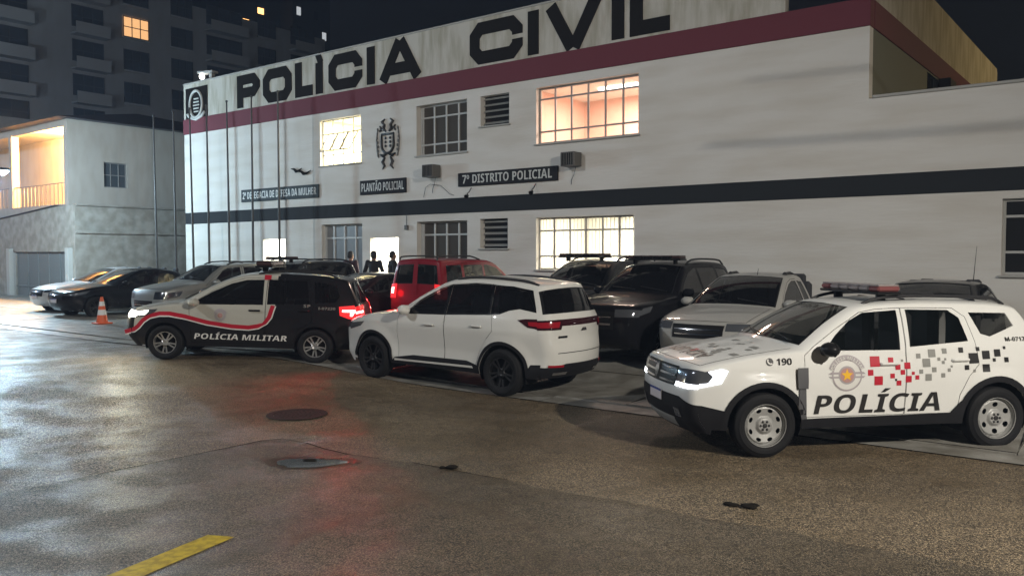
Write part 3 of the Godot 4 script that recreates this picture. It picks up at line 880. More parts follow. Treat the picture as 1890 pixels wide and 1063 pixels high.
# ---------------------------------------------------------------- materials
func materials() -> void:
	M.drops = noise_tex(FastNoiseLite.TYPE_CELLULAR, 0.06, 1, 512, Color(1, 1, 1), Color(0, 0, 0), 3, [0.05, 0.3], FastNoiseLite.RETURN_DISTANCE)
	var stones := noise_tex(FastNoiseLite.TYPE_CELLULAR, 0.2, 1, 2048, Color(0.26, 0.24, 0.21), Color(0.8, 0.745, 0.65), 11, [0.15, 1.0], FastNoiseLite.RETURN_CELL_VALUE)
	var bumps := noise_tex(FastNoiseLite.TYPE_CELLULAR, 0.2, 1, 2048, Color(1, 1, 1), Color(0, 0, 0), 11, [0.0, 0.75], FastNoiseLite.RETURN_DISTANCE)
	var wet := noise_tex(FastNoiseLite.TYPE_SIMPLEX_SMOOTH, 0.004, 5, 1024, Color(0.3, 0.3, 0.3), Color(0.56, 0.56, 0.56), 5, [0.25, 0.75])
	M.blotch = noise_tex(FastNoiseLite.TYPE_SIMPLEX_SMOOTH, 0.006, 5, 512, Color(0.82, 0.81, 0.79), Color(1, 1, 1), 21, [0.2, 0.7])
	M.streak = noise_tex(FastNoiseLite.TYPE_SIMPLEX_SMOOTH, 0.012, 5, 512, Color(0.955, 0.945, 0.93), Color(1, 1, 1), 22, [0.15, 0.7])
	M.stain = noise_tex(FastNoiseLite.TYPE_SIMPLEX_SMOOTH, 0.012, 5, 512, Color(0.86, 0.85, 0.81), Color(1, 1, 1), 22, [0.15, 0.65])
	M.fine = noise_tex(FastNoiseLite.TYPE_SIMPLEX_SMOOTH, 0.08, 4, 512, Color(0, 0, 0), Color(1, 1, 1), 23)
	# wet asphalt, two ages of it
	for k in 2:
		var m := mk(0.85, 0.76, 0.64, 1.0) if k == 0 else mk(0.54, 0.5, 0.44, 1.0)
		m.albedo_texture = stones
		m.roughness_texture = wet
		m.heightmap_enabled = true
		m.heightmap_texture = bumps
		m.heightmap_scale = 0.9 if k == 0 else 0.7
		m.uv1_scale = Vector3(0.25, 0.25, 1) if k == 0 else Vector3(0.28, 0.28, 1)
		m.detail_enabled = true
		m.detail_albedo = M.blotch
		m.detail_blend_mode = BaseMaterial3D.BLEND_MODE_MUL
		m.detail_uv_layer = BaseMaterial3D.DETAIL_UV_2
		m.uv2_scale = Vector3(0.09, 0.09, 1)
		M["asphalt%d" % k] = m
	M.asphalt_wet = M.asphalt1.duplicate()
	M.asphalt_wet.roughness = 0.8
	M.asphalt_wet.albedo_color = Color(0.24, 0.22, 0.2).linear_to_srgb()
	M.asphalt_wet.heightmap_scale = 0.3
	var c := mk(0.27, 0.26, 0.235, 1.0)
	c.albedo_texture = M.blotch
	c.roughness_texture = wet
	c.heightmap_enabled = true
	c.heightmap_texture = M.fine
	c.heightmap_scale = 0.15
	c.uv1_triplanar = true
	c.uv1_world_triplanar = true
	c.uv1_scale = Vector3(0.5, 0.5, 0.5)
	M.concrete = c
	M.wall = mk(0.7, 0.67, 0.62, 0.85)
	M.wall.albedo_texture = M.streak
	M.wall.uv1_triplanar = true
	M.wall.uv1_world_triplanar = true
	M.wall.uv1_scale = Vector3(0.05, 0.3, 0.05)
	M.wall.heightmap_enabled = true
	M.wall.heightmap_texture = M.fine
	M.wall.heightmap_scale = 0.3
	M.parapet = mk(0.55, 0.52, 0.455, 0.8)
	M.parapet.albedo_texture = M.stain
	M.parapet.uv1_triplanar = true
	M.parapet.uv1_world_triplanar = true
	M.parapet.uv1_scale = Vector3(0.5, 0.09, 0.5)
	M.red_band = mk(0.135, 0.02, 0.032, 0.8)
	M.grey_band = mk(0.02, 0.022, 0.024, 0.8)
	M.grey_band.metallic_specular = 0.3
	M.letter = mk(0.014, 0.012, 0.011, 0.95)
	M.letter.metallic_specular = 0.2
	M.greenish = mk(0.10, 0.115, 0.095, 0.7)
	M.sill = mk(0.4, 0.39, 0.36, 0.7)
	M.frame = mk(0.5, 0.5, 0.48, 0.45)
	M.frame_dark = mk(0.16, 0.15, 0.14, 0.5)
	M.frame_lit = mk(0.3, 0.28, 0.26, 0.5)
	M.pane_clear = pane(0.3, 0.3, 0.3, 0.03)
	M.pane_dark = mk(0.075, 0.066, 0.055, 0.22)
	M.pane_frost = mk(0.22, 0.23, 0.235, 0.3)
	M.pane_black = mk(0.02, 0.02, 0.02, 0.12)
	M.slat = mk(0.3, 0.3, 0.28, 0.5)
	M.peach = mk(0.8, 0.58, 0.49, 0.8)
	M.white_room = mk(0.75, 0.74, 0.68, 0.8)
	M.yellow_room = mk(0.76, 0.7, 0.48, 0.8)
	M.lamp_warm = glow(1.0, 0.9, 0.78, 6.0)
	M.lamp_white = glow(1.0, 0.98, 0.92, 8.0)
	M.lamp_street_cool = glow(0.86, 0.95, 1.0, 30.0)
	M.lamp_street_warm = glow(1.0, 0.82, 0.58, 30.0)
	M.lamp_orange = glow(1.0, 0.5, 0.16, 3.0)
	M.window_orange = glow(1.0, 0.52, 0.2, 0.85)
	M.window_pale = glow(0.9, 0.95, 1.0, 0.45)
	M.pole = mk(0.07, 0.07, 0.07, 0.5, 0.3)
	M.sign_board = mk(0.02, 0.02, 0.022, 0.8)
	M.sign_board.metallic_specular = 0.25
	M.sign_board_pale = mk(0.04, 0.048, 0.05, 0.7)
	M.sign_board_pale.metallic_specular = 0.3
	M.sign_text = mk(0.55, 0.55, 0.52, 0.5)
	M.ac = mk(0.11, 0.105, 0.095, 0.5)
	M.dark_metal = mk(0.05, 0.05, 0.05, 0.4, 0.6)
	M.black = mk(0.008, 0.008, 0.008, 0.7)
	M.black.metallic_specular = 0.25
	M.trim = mk(0.012, 0.012, 0.013, 0.35)
	M.trim.metallic_specular = 0.25
	M.rail = mk(0.03, 0.03, 0.032, 0.35)
	M.rail.metallic_specular = 0.25
	M.rail_silver = mk(0.4, 0.4, 0.4, 0.35, 0.7)
	M.cladding = mk(0.014, 0.014, 0.016, 0.5)
	M.cladding.metallic_specular = 0.25
	M.grey_plastic = mk(0.07, 0.07, 0.075, 0.45)
	M.tyre = mk(0.013, 0.013, 0.014, 0.65)
	M.tyre.metallic_specular = 0.25
	M.tyre.heightmap_enabled = true
	M.tyre.heightmap_texture = M.fine
	M.tyre.heightmap_scale = 0.1
	M.tyre.uv1_triplanar = true
	M.tyre.uv1_scale = Vector3(6, 6, 6)
	M.seat = mk(0.03, 0.03, 0.034, 0.8)
	M.car_glass = pane(0.006, 0.006, 0.007, 0.86)
	M.car_glass_clear = pane(0.006, 0.008, 0.008, 0.42)
	M.van_glass = pane(0.006, 0.008, 0.008, 0.74)
	M.car_glass_screen = pane(0.006, 0.009, 0.008, 0.6)
	M.rim_silver = mk(0.32, 0.32, 0.31, 0.45, 0.25)
	M.rim_alloy = mk(0.55, 0.55, 0.54, 0.3, 0.8)
	M.rim_dark = mk(0.022, 0.022, 0.024, 0.4, 0.4)
	M.gloss_black = mk(0.006, 0.006, 0.007, 0.08)
	M.chrome = mk(0.6, 0.6, 0.62, 0.15, 1.0)
	M.plate = mk(0.6, 0.55, 0.56, 0.5)
	M.plate_blue = mk(0.02, 0.05, 0.25, 0.5)
	M.head_glass = mk(0.16, 0.17, 0.19, 0.12, 0.6)
	M.head_dark = mk(0.03, 0.03, 0.033, 0.1, 0.3)
	M.drl = glow(0.92, 0.96, 1.0, 4.0)
	M.head_on = glow(1.0, 0.97, 0.8, 18.0)
	M.tail_glass = mk(0.14, 0.008, 0.012, 0.1)
	M.tail_dark = mk(0.035, 0.008, 0.012, 0.08)
	M.tail_on = glow(1.0, 0.015, 0.02, 0.9)
	M.tail_on.albedo_color = Color(0.4, 0.0, 0.0)
	M.tail_core = glow(1.0, 0.34, 0.3, 9.0)
	M.red_lens = mk(0.3, 0.01, 0.02, 0.15)
	M.livery_red = mk(0.42, 0.012, 0.03, 0.35)
	M.livery_white = mk(0.62, 0.61, 0.58, 0.35)
	M.livery_grey = mk(0.22, 0.22, 0.205, 0.35)
	M.livery_black = mk(0.016, 0.015, 0.015, 0.35)
	M.badge_grey = mk(0.33, 0.3, 0.31, 0.4)
	M.badge_yellow = mk(0.75, 0.42, 0.02, 0.4)
	M.badge_rose = mk(0.4, 0.22, 0.2, 0.4)
	M.bar_clear = mk(0.3, 0.26, 0.25, 0.2)
	M.bar_red = mk(0.2, 0.07, 0.07, 0.2)
	M.bar_dark = mk(0.05, 0.03, 0.03, 0.2)
	M.cone_orange = mk(0.62, 0.1, 0.025, 0.5)
	M.cone_white = mk(0.65, 0.65, 0.63, 0.5)
	M.yellow_paint = mk(0.55, 0.4, 0.02, 0.55)
	M.yellow_paint.albedo_texture = M.blotch
	M.yellow_paint.uv1_triplanar = true
	M.yellow_paint.uv1_scale = Vector3(3, 3, 3)
	M.manhole = mk(0.014, 0.012, 0.01, 0.75)
	M.iron = mk(0.014, 0.012, 0.01, 0.85)
	M.iron.metallic_specular = 0.2
	M.water = mk(0.11, 0.12, 0.125, 0.05)
	M.film = pane(0.05, 0.05, 0.05, 0.03, 0.25)
	M.house = mk(0.4, 0.35, 0.3, 0.8)
	M.house.albedo_texture = M.streak
	M.house.uv1_triplanar = true
	M.house.uv1_world_triplanar = true
	M.house.uv1_scale = Vector3(0.3, 0.1, 0.3)
	M.old_wall = mk(0.33, 0.30, 0.26, 0.85)
	M.old_wall.albedo_texture = noise_tex(FastNoiseLite.TYPE_SIMPLEX_SMOOTH, 0.014, 5, 512, Color(0.86, 0.845, 0.82), Color(1, 1, 1), 31, [0.2, 0.75])
	M.old_wall.uv1_triplanar = true
	M.old_wall.uv1_world_triplanar = true
	M.old_wall.uv1_scale = Vector3(0.22, 0.22, 0.22)
	M.roof = mk(0.05, 0.045, 0.05, 0.7)
	M.gate = mk(0.14, 0.145, 0.14, 0.5)
	M.tower = mk(0.4, 0.4, 0.395, 0.85)
	M.tower.albedo_texture = M.streak
	M.tower.uv1_triplanar = true
	M.tower.uv1_world_triplanar = true
	M.tower.uv1_scale = Vector3(0.1, 0.04, 0.1)
	M.tower_pale = mk(0.45, 0.45, 0.44, 0.85)
	M.tower_dark = mk(0.06, 0.06, 0.062, 0.85)
	M.tower_glass = mk(0.05, 0.055, 0.06, 0.25)
	M.skin = mk(0.22, 0.12, 0.08, 0.6)
	M.hair = mk(0.012, 0.01, 0.009, 0.7)
	M.shirt_wine = mk(0.04, 0.018, 0.024, 0.85)
	M.shirt_black = mk(0.014, 0.013, 0.014, 0.85)
	M.trousers = mk(0.018, 0.018, 0.022, 0.85)
	M.bark = mk(0.05, 0.04, 0.03, 0.9)
	M.leaf = mk(0.035, 0.055, 0.02, 0.6)
	M.red_car = paint(0.2, 0.005, 0.013, 0.4)
	M.white_car = paint(0.66, 0.66, 0.635, 0.35)
	M.white_pearl = paint(0.62, 0.615, 0.58, 0.35)
	M.black_car = paint(0.008, 0.008, 0.01, 0.3)
	M.black_car.metallic_specular = 0.1
	M.black_car.clearcoat = 0.4
	M.dark_car = paint(0.012, 0.012, 0.014, 0.3)
	M.wine_car = paint(0.02, 0.01, 0.013, 0.3)
	M.silver_car = paint(0.3, 0.31, 0.3, 0.35, 0.5)
	M.pale_car = paint(0.5, 0.5, 0.5, 0.35, 0.2)
	M.strada_car = paint(0.34, 0.335, 0.315, 0.4)

# ---------------------------------------------------------------- ground
func sheet(pts: Array, up: float, cell: float, g: G) -> void:
	# a flat outline in (x, z) laid on the ground, cut into cells so that it follows the slope
	var p := PackedVector2Array()
	for q in pts: p.append(q)
	var bb := Rect2(p[0], Vector2.ZERO)
	for q in p: bb = bb.expand(q)
	g.patch(p, [], Shape.steps(bb.position.x - 0.01, bb.end.x + 0.01, cell), Shape.steps(bb.position.y - 0.01, bb.end.y + 0.01, cell), func(q: Vector2) -> Vector3: return Vector3(q.x, ground(q.x, q.y), q.y), up, -1.0, 0.05, 0.05)

func build_ground() -> void:
	var g := G.new()
	g.box(Vector3(-20, -0.9, 0), Vector3(500, 0.6, 500))
	struct("ground", g, M.tower_dark)
	# the street
	g = G.new()
	var p := []
	for k in 41:
		var x := -90.0 + k * 4.0
		p.append(Vector2(x, edge_z(x)))
	for k in [[-19, 0], [-17, 0], [-16, 0], [-15, 0], [-14, 0], [-13, 0], [-12, 0], [-11, 0], [-10, 0], [-9, 0]]:
		p.append(Vector2(k[0], edge_z(k[0])))
	p.sort_custom(func(a: Vector2, b: Vector2) -> bool: return a.x < b.x)
	p.append(Vector2(70, 40)); p.append(Vector2(-90, 40))
	sheet(p, 0.0, 1.0, g)
	struct("road", g, M.asphalt0)
	# the newer square of asphalt nearest to the camera, with an uneven lip
	g = G.new()
	p = []
	var rn := RandomNumberGenerator.new()
	rn.seed = 7
	for k in 15: p.append(Vector2(-8.2 + rn.randf_range(-0.03, 0.03), 21.0 - k * 0.63))
	for k in 44:
		var x := -8.1 + k * 0.4
		p.append(Vector2(x, 11.95 - 0.055 * (x + 8.1) + 0.12 * exp(-pow((x + 6.9) / 0.5, 2)) + rn.randf_range(-0.035, 0.035)))
	p.append(Vector2(9.5, 21.0))
	sheet(p, 0.006, 0.6, g)
	struct("road_patch", g, M.asphalt1)
	g = G.new()
	for q in [[12, 0.02], [30, 0.012]]: pass
	for k in range(1, 50):
		var a: Vector2 = p[k]
		var b: Vector2 = p[k + 1]
		var w := rn.randf_range(0.003, 0.014)
		if rn.randf() < 0.3 or k > 22: continue
		var nrm := (b - a).orthogonal().normalized() * w
		sheet([a - nrm, b - nrm, b + nrm * 0.6, a + nrm * 0.6], 0.010, 0.5, g)
	struct("road_seam", g, M.iron)
	# concrete yard, slab by slab
	var yard := Node3D.new()
	yard.name = "yard_pavement"
	add_child(yard)
	yard.set_meta("kind", "structure")
	var cuts := [-46.0, -43.0, -40.0, -37.0, -34.0, -31.0, -28.2, -25.6, -23.1, -20.6, -18.0, -15.6, -13.2, -10.8, -8.4, -6.0, -3.6, -1.2, 1.2, 3.6, 6.0, 8.4]
	for i in cuts.size() - 1:
		for j in 3:
			g = G.new()
			var z0: float = [-0.3, 2.9, 5.7][j]
			var a: float = cuts[i] + 0.006
			var b: float = cuts[i + 1] - 0.006
			var e0 := edge_z(a) - 0.42
			var e1 := edge_z(b) - 0.42
			var q := [Vector2(a, z0 + 0.006), Vector2(b, z0 + 0.006)]
			if j < 2: q += [Vector2(b, [2.9, 5.7][j] - 0.006), Vector2(a, [2.9, 5.7][j] - 0.006)]
			else: q += [Vector2(b, e1), Vector2(a, e0)]
			sheet(q, 0.035 + rn.randf_range(-0.006, 0.006), 0.55, g)
			for k in 4:
				var s: Vector2 = q[k]
				var t: Vector2 = q[(k + 1) % 4]
				g.quad(Vector3(s.x, ground(s.x, s.y) + 0.034, s.y), Vector3(t.x, ground(t.x, t.y) + 0.034, t.y), Vector3(t.x, ground(t.x, t.y) - 0.1, t.y), Vector3(s.x, ground(s.x, s.y) - 0.1, s.y), Vector3((t - s).y, 0, -(t - s).x))
			obj("slab", g, M.concrete, yard)
	# gutter strip along the street
	g = G.new()
	for k in 34:
		var a := -60.0 + k * 2.2
		var b := a + 2.19
		sheet([Vector2(a, edge_z(a) - 0.405), Vector2(b, edge_z(b) - 0.405), Vector2(b, edge_z(b) + 0.02), Vector2(a, edge_z(a) + 0.02)], 0.014, 0.6, g)
	struct("gutter", g, M.concrete)
	g = G.new()
	sheet([Vector2(-90, -60), Vector2(70, -60), Vector2(70, 9.3), Vector2(-90, 9.3)], -0.06, 1.6, g)
	struct("yard_bed", g, M.iron)
	# yellow dash
	g = G.new()
	sheet([Vector2(-5.745, 14.42), Vector2(-5.54, 14.32), Vector2(-5.0, 16.6), Vector2(-5.21, 16.7)], 0.0105, 0.4, g)
	struct("road_marking", g, M.yellow_paint)
	# manhole: iron ring and cover, with studs
	var t := thing("manhole_cover", "round dark iron manhole cover set in the wet road before the white SUV", "manhole cover", Transform3D(Basis(Vector3.RIGHT, -PI / 2), Vector3(-9.17, 0.014, 10.93)))
	g = G.new()
	g.lathe([Vector2(0.0, 0.004), Vector2(0.30, 0.004), Vector2(0.305, 0.0)], 32)
	for i in 60:
		var a := i * 2.399963
		var r := 0.27 * sqrt((i + 0.5) / 60.0)
		g.box(Vector3(r * cos(a), r * sin(a), 0.006), Vector3(0.022, 0.022, 0.006), 0.002)
	obj("lid", g, M.manhole, t)
	g = G.new()
	g.lathe([Vector2(0.315, -0.01), Vector2(0.315, 0.006), Vector2(0.40, 0.006), Vector2(0.405, 0.0)], 32)
	obj("ring", g, M.manhole, t)
	# standing water
	for q in [["wet_edge", Vector2(-6.94, 12.5), 0.27, 0.46, 0.62, 3, M.asphalt_wet, 0.0095], ["puddle", Vector2(-6.92, 12.52), 0.19, 0.34, 0.62, 3, M.water, 0.0135]]:
		rn.seed = q[5]
		var pts := []
		var ph := rn.randf() * 6
		for k in 28:
			var a := TAU * k / 28
			var r := 1.0 + 0.22 * sin(2 * a + ph) + 0.13 * sin(3 * a + ph * 2) + 0.06 * sin(7 * a + ph)
			pts.append(q[1] + Vector2(cos(a) * q[2] * r, sin(a) * q[3] * r).rotated(q[4]))
		g = G.new()
		sheet(pts, q[7], 0.5, g)
		struct(q[0], g, q[6])
	# litter on the road
	for q in [[Vector3(-2.85, 0.012, 11.21), 0.17, "flattened dark scrap lying on the road before the right police car"], [Vector3(-6.98, 0.014, 12.47), 0.05, "tiny dark leaf scrap floating in the pale puddle"], [Vector3(-5.67, 0.012, 11.78), 0.14, "dark clod lying at the edge of the asphalt patch, right of the puddle"]]:
		g = G.new()
		rn.seed = int(q[1] * 1000)
		for k in 6: g.ball(Vector3(rn.randf_range(-1, 1) * q[1], rn.randf_range(0.0, 0.012), rn.randf_range(-0.3, 0.3) * q[1]), Vector3(rn.randf_range(0.03, 0.07), 0.016, rn.randf_range(0.02, 0.04)), 4, 7)
		var o := obj("debris", g, M.iron)
		o.position = q[0]
		o.rotation.y = 0.5
		tag(o, q[2], "debris")

# ---------------------------------------------------------------- police station
const BIG_U := [-13.2, 5.08, -10.14, 6.55]
const BIG_L := [-13.2, 1.77, -10.24, 3.14]

# rows and columns as fractions; frame bars stand in the opening, panes behind them
func window(parent: Node, r: Array, xs: Array, ys: Array, fm: Material, pm: Material, depth := -0.1, bar := 0.035) -> Node:
	var g := G.new()
	var w: float = r[2] - r[0]
	var h: float = r[3] - r[1]
	for k in xs.size():
		var x: float = r[0] + w * xs[k]
		x = clampf(x, r[0] + bar / 2 + 0.001, r[2] - bar / 2 - 0.001)
		g.box(Vector3(x, r[1] + h / 2, depth), Vector3(bar, h - 0.004, 0.05), 0.006)
	for k in ys.size():
		var y: float = r[1] + h * ys[k]
		y = clampf(y, r[1] + bar / 2 + 0.002, r[3] - bar / 2 - 0.002)
		g.box(Vector3(r[0] + w / 2, y, depth - 0.003), Vector3(w - 0.004, bar, 0.05), 0.006)
	var o := obj("window", g, fm, parent)
	for i in xs.size() - 1:
		for j in ys.size() - 1:
			g = G.new()
			var a := Vector2(r[0] + w * xs[i] + 0.005, r[1] + h * ys[j] + 0.005)
			var b := Vector2(r[0] + w * xs[i + 1] - 0.005, r[1] + h * ys[j + 1] - 0.005)
			g.quad(Vector3(a.x, a.y, depth - 0.012), Vector3(b.x, a.y, depth - 0.012), Vector3(b.x, b.y, depth - 0.012), Vector3(a.x, b.y, depth - 0.012), Vector3(0, 0, 1))
			obj("pane", g, pm, o)
	return o

# a room behind an opening: back, sides, floor and ceiling with thickness
func room(parent: Node, r: Array, deep: float, m: Material, lamp: Material, c: Color, e: float) -> void:
	var o := sub("room", parent)
	var cx: float = (r[0] + r[2]) / 2
	var cy: float = (r[1] + r[3]) / 2
	var w: float = r[2] - r[0]
	var h: float = r[3] - r[1]
	var zc := -0.26 - deep / 2
	var g := G.new()
	g.box(Vector3(cx, cy, -0.31 - deep), Vector3(w + 0.2, h + 0.2, 0.1))
	obj("back_wall", g, m, o)
	for s in [-1.0, 1.0]:
		g = G.new()
		g.box(Vector3(cx + s * (w / 2 + 0.05), cy, zc), Vector3(0.1, h + 0.2, deep))
		obj("side_wall", g, m, o)
	g = G.new()
	g.box(Vector3(cx, r[1] - 0.05, zc), Vector3(w, 0.1, deep))
	obj("floor", g, M.sill, o)
	g = G.new()
	g.box(Vector3(cx, r[3] + 0.05, zc), Vector3(w, 0.1, deep))
	obj("ceiling", g, M.white_room, o)
	g = G.new()
	g.box(Vector3(cx, r[3] - 0.04, zc), Vector3(minf(w * 0.5, 1.2), 0.05, 0.3), 0.01)
	obj("ceiling_lamp", g, lamp, o)
	area("room_light", Transform3D(Basis(Vector3.RIGHT, -PI / 2), Vector3(cx, r[3] - 0.075, zc)), Vector2(minf(w * 0.5, 1.2), 0.3), c, e)

func glyph(ch: String, x0: float, x1: float, y0: float, y1: float, t: float) -> Array:
	var a := x0 + t / 2
	var b := x1 - t / 2
	var lo := y0 + t / 2
	var hi := y1 - t / 2
	var q := 0.2
	var cx := (x0 + x1) / 2
	match ch:
		"P": return [[a, y0, a, y1], [a, hi, b - q, hi, b, hi - q, b, lo + 0.52, b - q, lo + 0.34, a, lo + 0.34]]
		"O": return [[cx, hi, a + q, hi, a, hi - q, a, lo + q, a + q, lo, cx, lo], [cx, lo, b - q, lo, b, lo + q, b, hi - q, b - q, hi, cx, hi]]
		"L": return [[a, y1, a, lo, x1, lo]]
		"I": return [[cx, y0, cx, y1]]
		"J": return [[cx, y0, cx, y1 - 0.14], [cx - 0.1, y1 - 0.06, cx + 0.12, y1 + 0.05]]
		"C": return [[b, hi - 0.34, b, hi - q, b - q, hi, a + q, hi, a, hi - q, a, lo + q, a + q, lo, b - q, lo, b, lo + q, b, lo + 0.34]]
		"A": return [[a - 0.03, y0, cx - 0.02, y1], [b + 0.03, y0, cx + 0.02, y1], [a + 0.18, y0 + 0.33, b - 0.18, y0 + 0.33]]
		"V": return [[a - 0.03, y1, cx - 0.03, y0], [b + 0.03, y1, cx + 0.03, y0]]
	return []

func build_station() -> void:
	var st := thing("police_station", "long white two-storey police station with a dark red band and big black lettering", "building")
	var LIT := [-22.0, 5.07, -20.03, 6.55]
	var MID_U := [-17.6, 5.08, -15.62, 6.55]
	var MID_L := [-17.6, 1.2, -15.62, 3.14]
	var VENT_U := [-15.12, 5.72, -14.11, 6.55]
	var VENT_L := [-15.14, 2.34, -14.16, 3.16]
	var DOOR := [-19.63, 0.55, -18.38, 2.69]
	var DOOR2 := [-25.15, 0.55, -23.89, 2.71]
	var GD := [-21.97, 0.55, -20.0, 3.15]
	var RIGHT := [-2.42, 1.78, -0.4, 3.2]
	var holes := [BIG_U, BIG_L, LIT, MID_U, MID_L, VENT_U, VENT_L, DOOR, DOOR2, GD, RIGHT]
	var g := G.new()
	g.wall(-30.1, -4.83, -0.2, 3.34, holes, 0.0, 0.26)
	g.wall(-30.1, -4.83, 3.34, 6.79, holes, 0.0, 0.26)
	g.wall(-4.83, 7.0, -0.2, 5.32, [RIGHT], 0.0, 0.26)
	# flank and back of the high block, flank of the low one
	g.box(Vector3(-30.0, 4.2, -8.2), Vector3(0.2, 8.86, 15.86))
	g.box(Vector3(-17.4, 4.2, -16.1), Vector3(25.1, 8.86, 0.2))
	g.box(Vector3(6.9, 2.5, -5.2), Vector3(0.2, 5.6, 9.86))
	obj("wall", g, M.wall, st)
	g = G.new()
	g.wall(-30.1, -6.57, 7.36, 8.69, [], 0.0, 0.2)
	obj("parapet", g, M.parapet, st)
	g = G.new()
	g.box(Vector3(-18.33, 8.715, -0.1), Vector3(23.56, 0.05, 0.26), 0.01)
	obj("coping", g, M.sill, st)
	# red band round the corner, grey band between the storeys
	g = G.new()
	g.box(Vector3(-17.46, 7.075, -0.11), Vector3(25.3, 0.57, 0.3), 0.008)
	g.box(Vector3(-4.93, 7.075, -8.1), Vector3(0.26, 0.57, 15.68), 0.008)
	obj("red_band", g, M.red_band, st)
	g = G.new()
	g.box(Vector3(-11.53, 3.565, 0.0), Vector3(37.1, 0.43, 0.03), 0.004)
	obj("grey_band", g, M.grey_band, st)
	# flank that looks out over the low roof, its parapet, a doorway and a flue
	var tf := Transform3D(Basis(Vector3.UP, PI / 2), Vector3(-4.83, 0, 0))
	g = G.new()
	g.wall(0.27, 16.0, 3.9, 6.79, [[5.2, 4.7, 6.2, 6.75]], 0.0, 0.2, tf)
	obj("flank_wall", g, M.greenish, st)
	g = G.new()
	g.wall(0.3, 16.0, 7.36, 8.69, [], 0.0, 0.2, tf)
	obj("flank_parapet", g, M.parapet, st)
	g = G.new()
	g.box(Vector3(-4.95, 5.7, -5.7), Vector3(0.1, 2.05, 0.98))
	obj("roof_door", g, M.pane_black, st)
	g = G.new()
	g.box(Vector3(-4.66, 5.72, -6.75), Vector3(0.3, 2.1, 0.75), 0.02)
	obj("flue", g, M.bark, st)
	g = G.new()
	g.box(Vector3(-17.4, 7.0, -8.2), Vector3(24.9, 0.2, 15.6))
	g.box(Vector3(1.1, 4.75, -5.2), Vector3(11.4, 0.2, 9.86))
	obj("roof_slab", g, M.concrete, st)
	g = G.new()
	g.box(Vector3(1.1, 5.35, -0.12), Vector3(11.7, 0.06, 0.32), 0.012)
	obj("low_coping", g, M.sill, st)
	# sills
	for r in [BIG_U, BIG_L, LIT, MID_U, VENT_U, VENT_L, RIGHT]:
		g = G.new()
		g.box(Vector3((r[0] + r[2]) / 2, r[1] - 0.025, 0.0), Vector3(r[2] - r[0] + 0.1, 0.045, 0.12), 0.01)
		obj("sill", g, M.sill, st)
	# painted word, one letter after another
	for q in [["P", -26.58, -25.23], ["O", -25.04, -23.45], ["L", -23.26, -22.35], ["J", -22.2, -21.82], ["C", -21.54, -19.94], ["I", -19.73, -19.36], ["A", -19.15, -17.39], ["C", -15.5, -13.65], ["I", -13.48, -13.11], ["V", -12.88, -11.2], ["I", -10.9, -10.53], ["L", -10.38, -9.31]]:
		g = G.new()
		var k := 0
		for path in glyph(q[0], q[1], q[2], 7.43, 8.58, 0.35):
			var pl := poly(path)
			var outl := Geometry2D.offset_polyline(pl, 0.175, Geometry2D.JOIN_MITER, Geometry2D.END_BUTT)
			for o in outl: g.prism(o, 0.0, 0.02 + 0.002 * k)
			k += 1
		obj("letter", g, M.letter, st)
	# windows
	window(st, BIG_U, [0.0, 1.0 / 6, 2.0 / 6, 0.5, 4.0 / 6, 5.0 / 6, 1.0], [0.0, 0.22, 0.80, 1.0], M.frame_lit, M.pane_clear, -0.16, 0.045)
	window(st, BIG_L, [0.0, 1.0 / 6, 2.0 / 6, 0.5, 4.0 / 6, 5.0 / 6, 1.0], [0.0, 0.26, 0.75, 1.0], M.frame_lit, M.pane_clear, -0.16, 0.045)
	g = G.new()
	for k in 27: g.box(Vector3(BIG_L[0] + 0.055 + k * 0.109, 2.455, -0.1), Vector3(0.012, 1.34, 0.012))
	obj("security_grille", g, M.frame, st).set_meta("kind", "stuff")
	var lw := window(st, LIT, [0.0, 0.25, 0.5, 0.75, 1.0], [0.0, 0.24, 0.7, 1.0], M.frame, M.pane_clear, -0.14, 0.03)
	for k in 3:
		g = G.new()
		var x0 := -21.45 + k * 0.49
		var tt := Transform3D(Basis(Vector3.RIGHT, -0.55), Vector3(x0, 6.1, -0.1))
		for s in [[-0.22, -0.36, 0.03, 0.72], [0.22, -0.36, 0.03, 0.72]]: g.box(Vector3(s[0], s[1], 0), Vector3(s[2], s[3], 0.03), 0.0, tt)
		for s in [-0.01, -0.71]: g.box(Vector3(0, s, 0.002), Vector3(0.47, 0.03, 0.03), 0.0, tt)
		obj("tilted_casement", g, M.frame_lit, lw)
	window(st, MID_U, [0.0, 0.05, 0.28, 0.52, 0.76, 1.0], [0.0, 0.22, 0.76, 1.0], M.frame, M.pane_dark, -0.2, 0.05)
	window(st, MID_L, [0.0, 0.05, 0.28, 0.52, 0.76, 1.0], [0.0, 0.4, 0.8, 1.0], M.frame, M.pane_dark, -0.2, 0.055)
	window(st, GD, [0.0, 0.22, 0.48, 0.75, 1.0], [0.0, 0.32, 0.38, 0.83, 1.0], M.frame, M.pane_frost, -0.18, 0.06)
	window(st, RIGHT, [0.0, 0.5, 1.0], [0.0, 0.3, 0.77, 1.0], M.frame, M.pane_black, -0.12, 0.05)
	for r in [VENT_U, VENT_L]:
		g = G.new()
		g.box(Vector3((r[0] + r[2]) / 2, (r[1] + r[3]) / 2, -0.22), Vector3(r[2] - r[0] - 0.004, r[3] - r[1] - 0.004, 0.03))
		var v := obj("louvre", g, M.pane_black, st)
		for k in 5:
			g = G.new()
			g.box(Vector3.ZERO, Vector3(r[2] - r[0] - 0.06, 0.1, 0.012), 0.003, Transform3D(Basis(Vector3.RIGHT, -0.9), Vector3((r[0] + r[2]) / 2, r[1] + 0.09 + k * (r[3] - r[1]) / 5, -0.15)))
			obj("slat", g, M.slat, v)
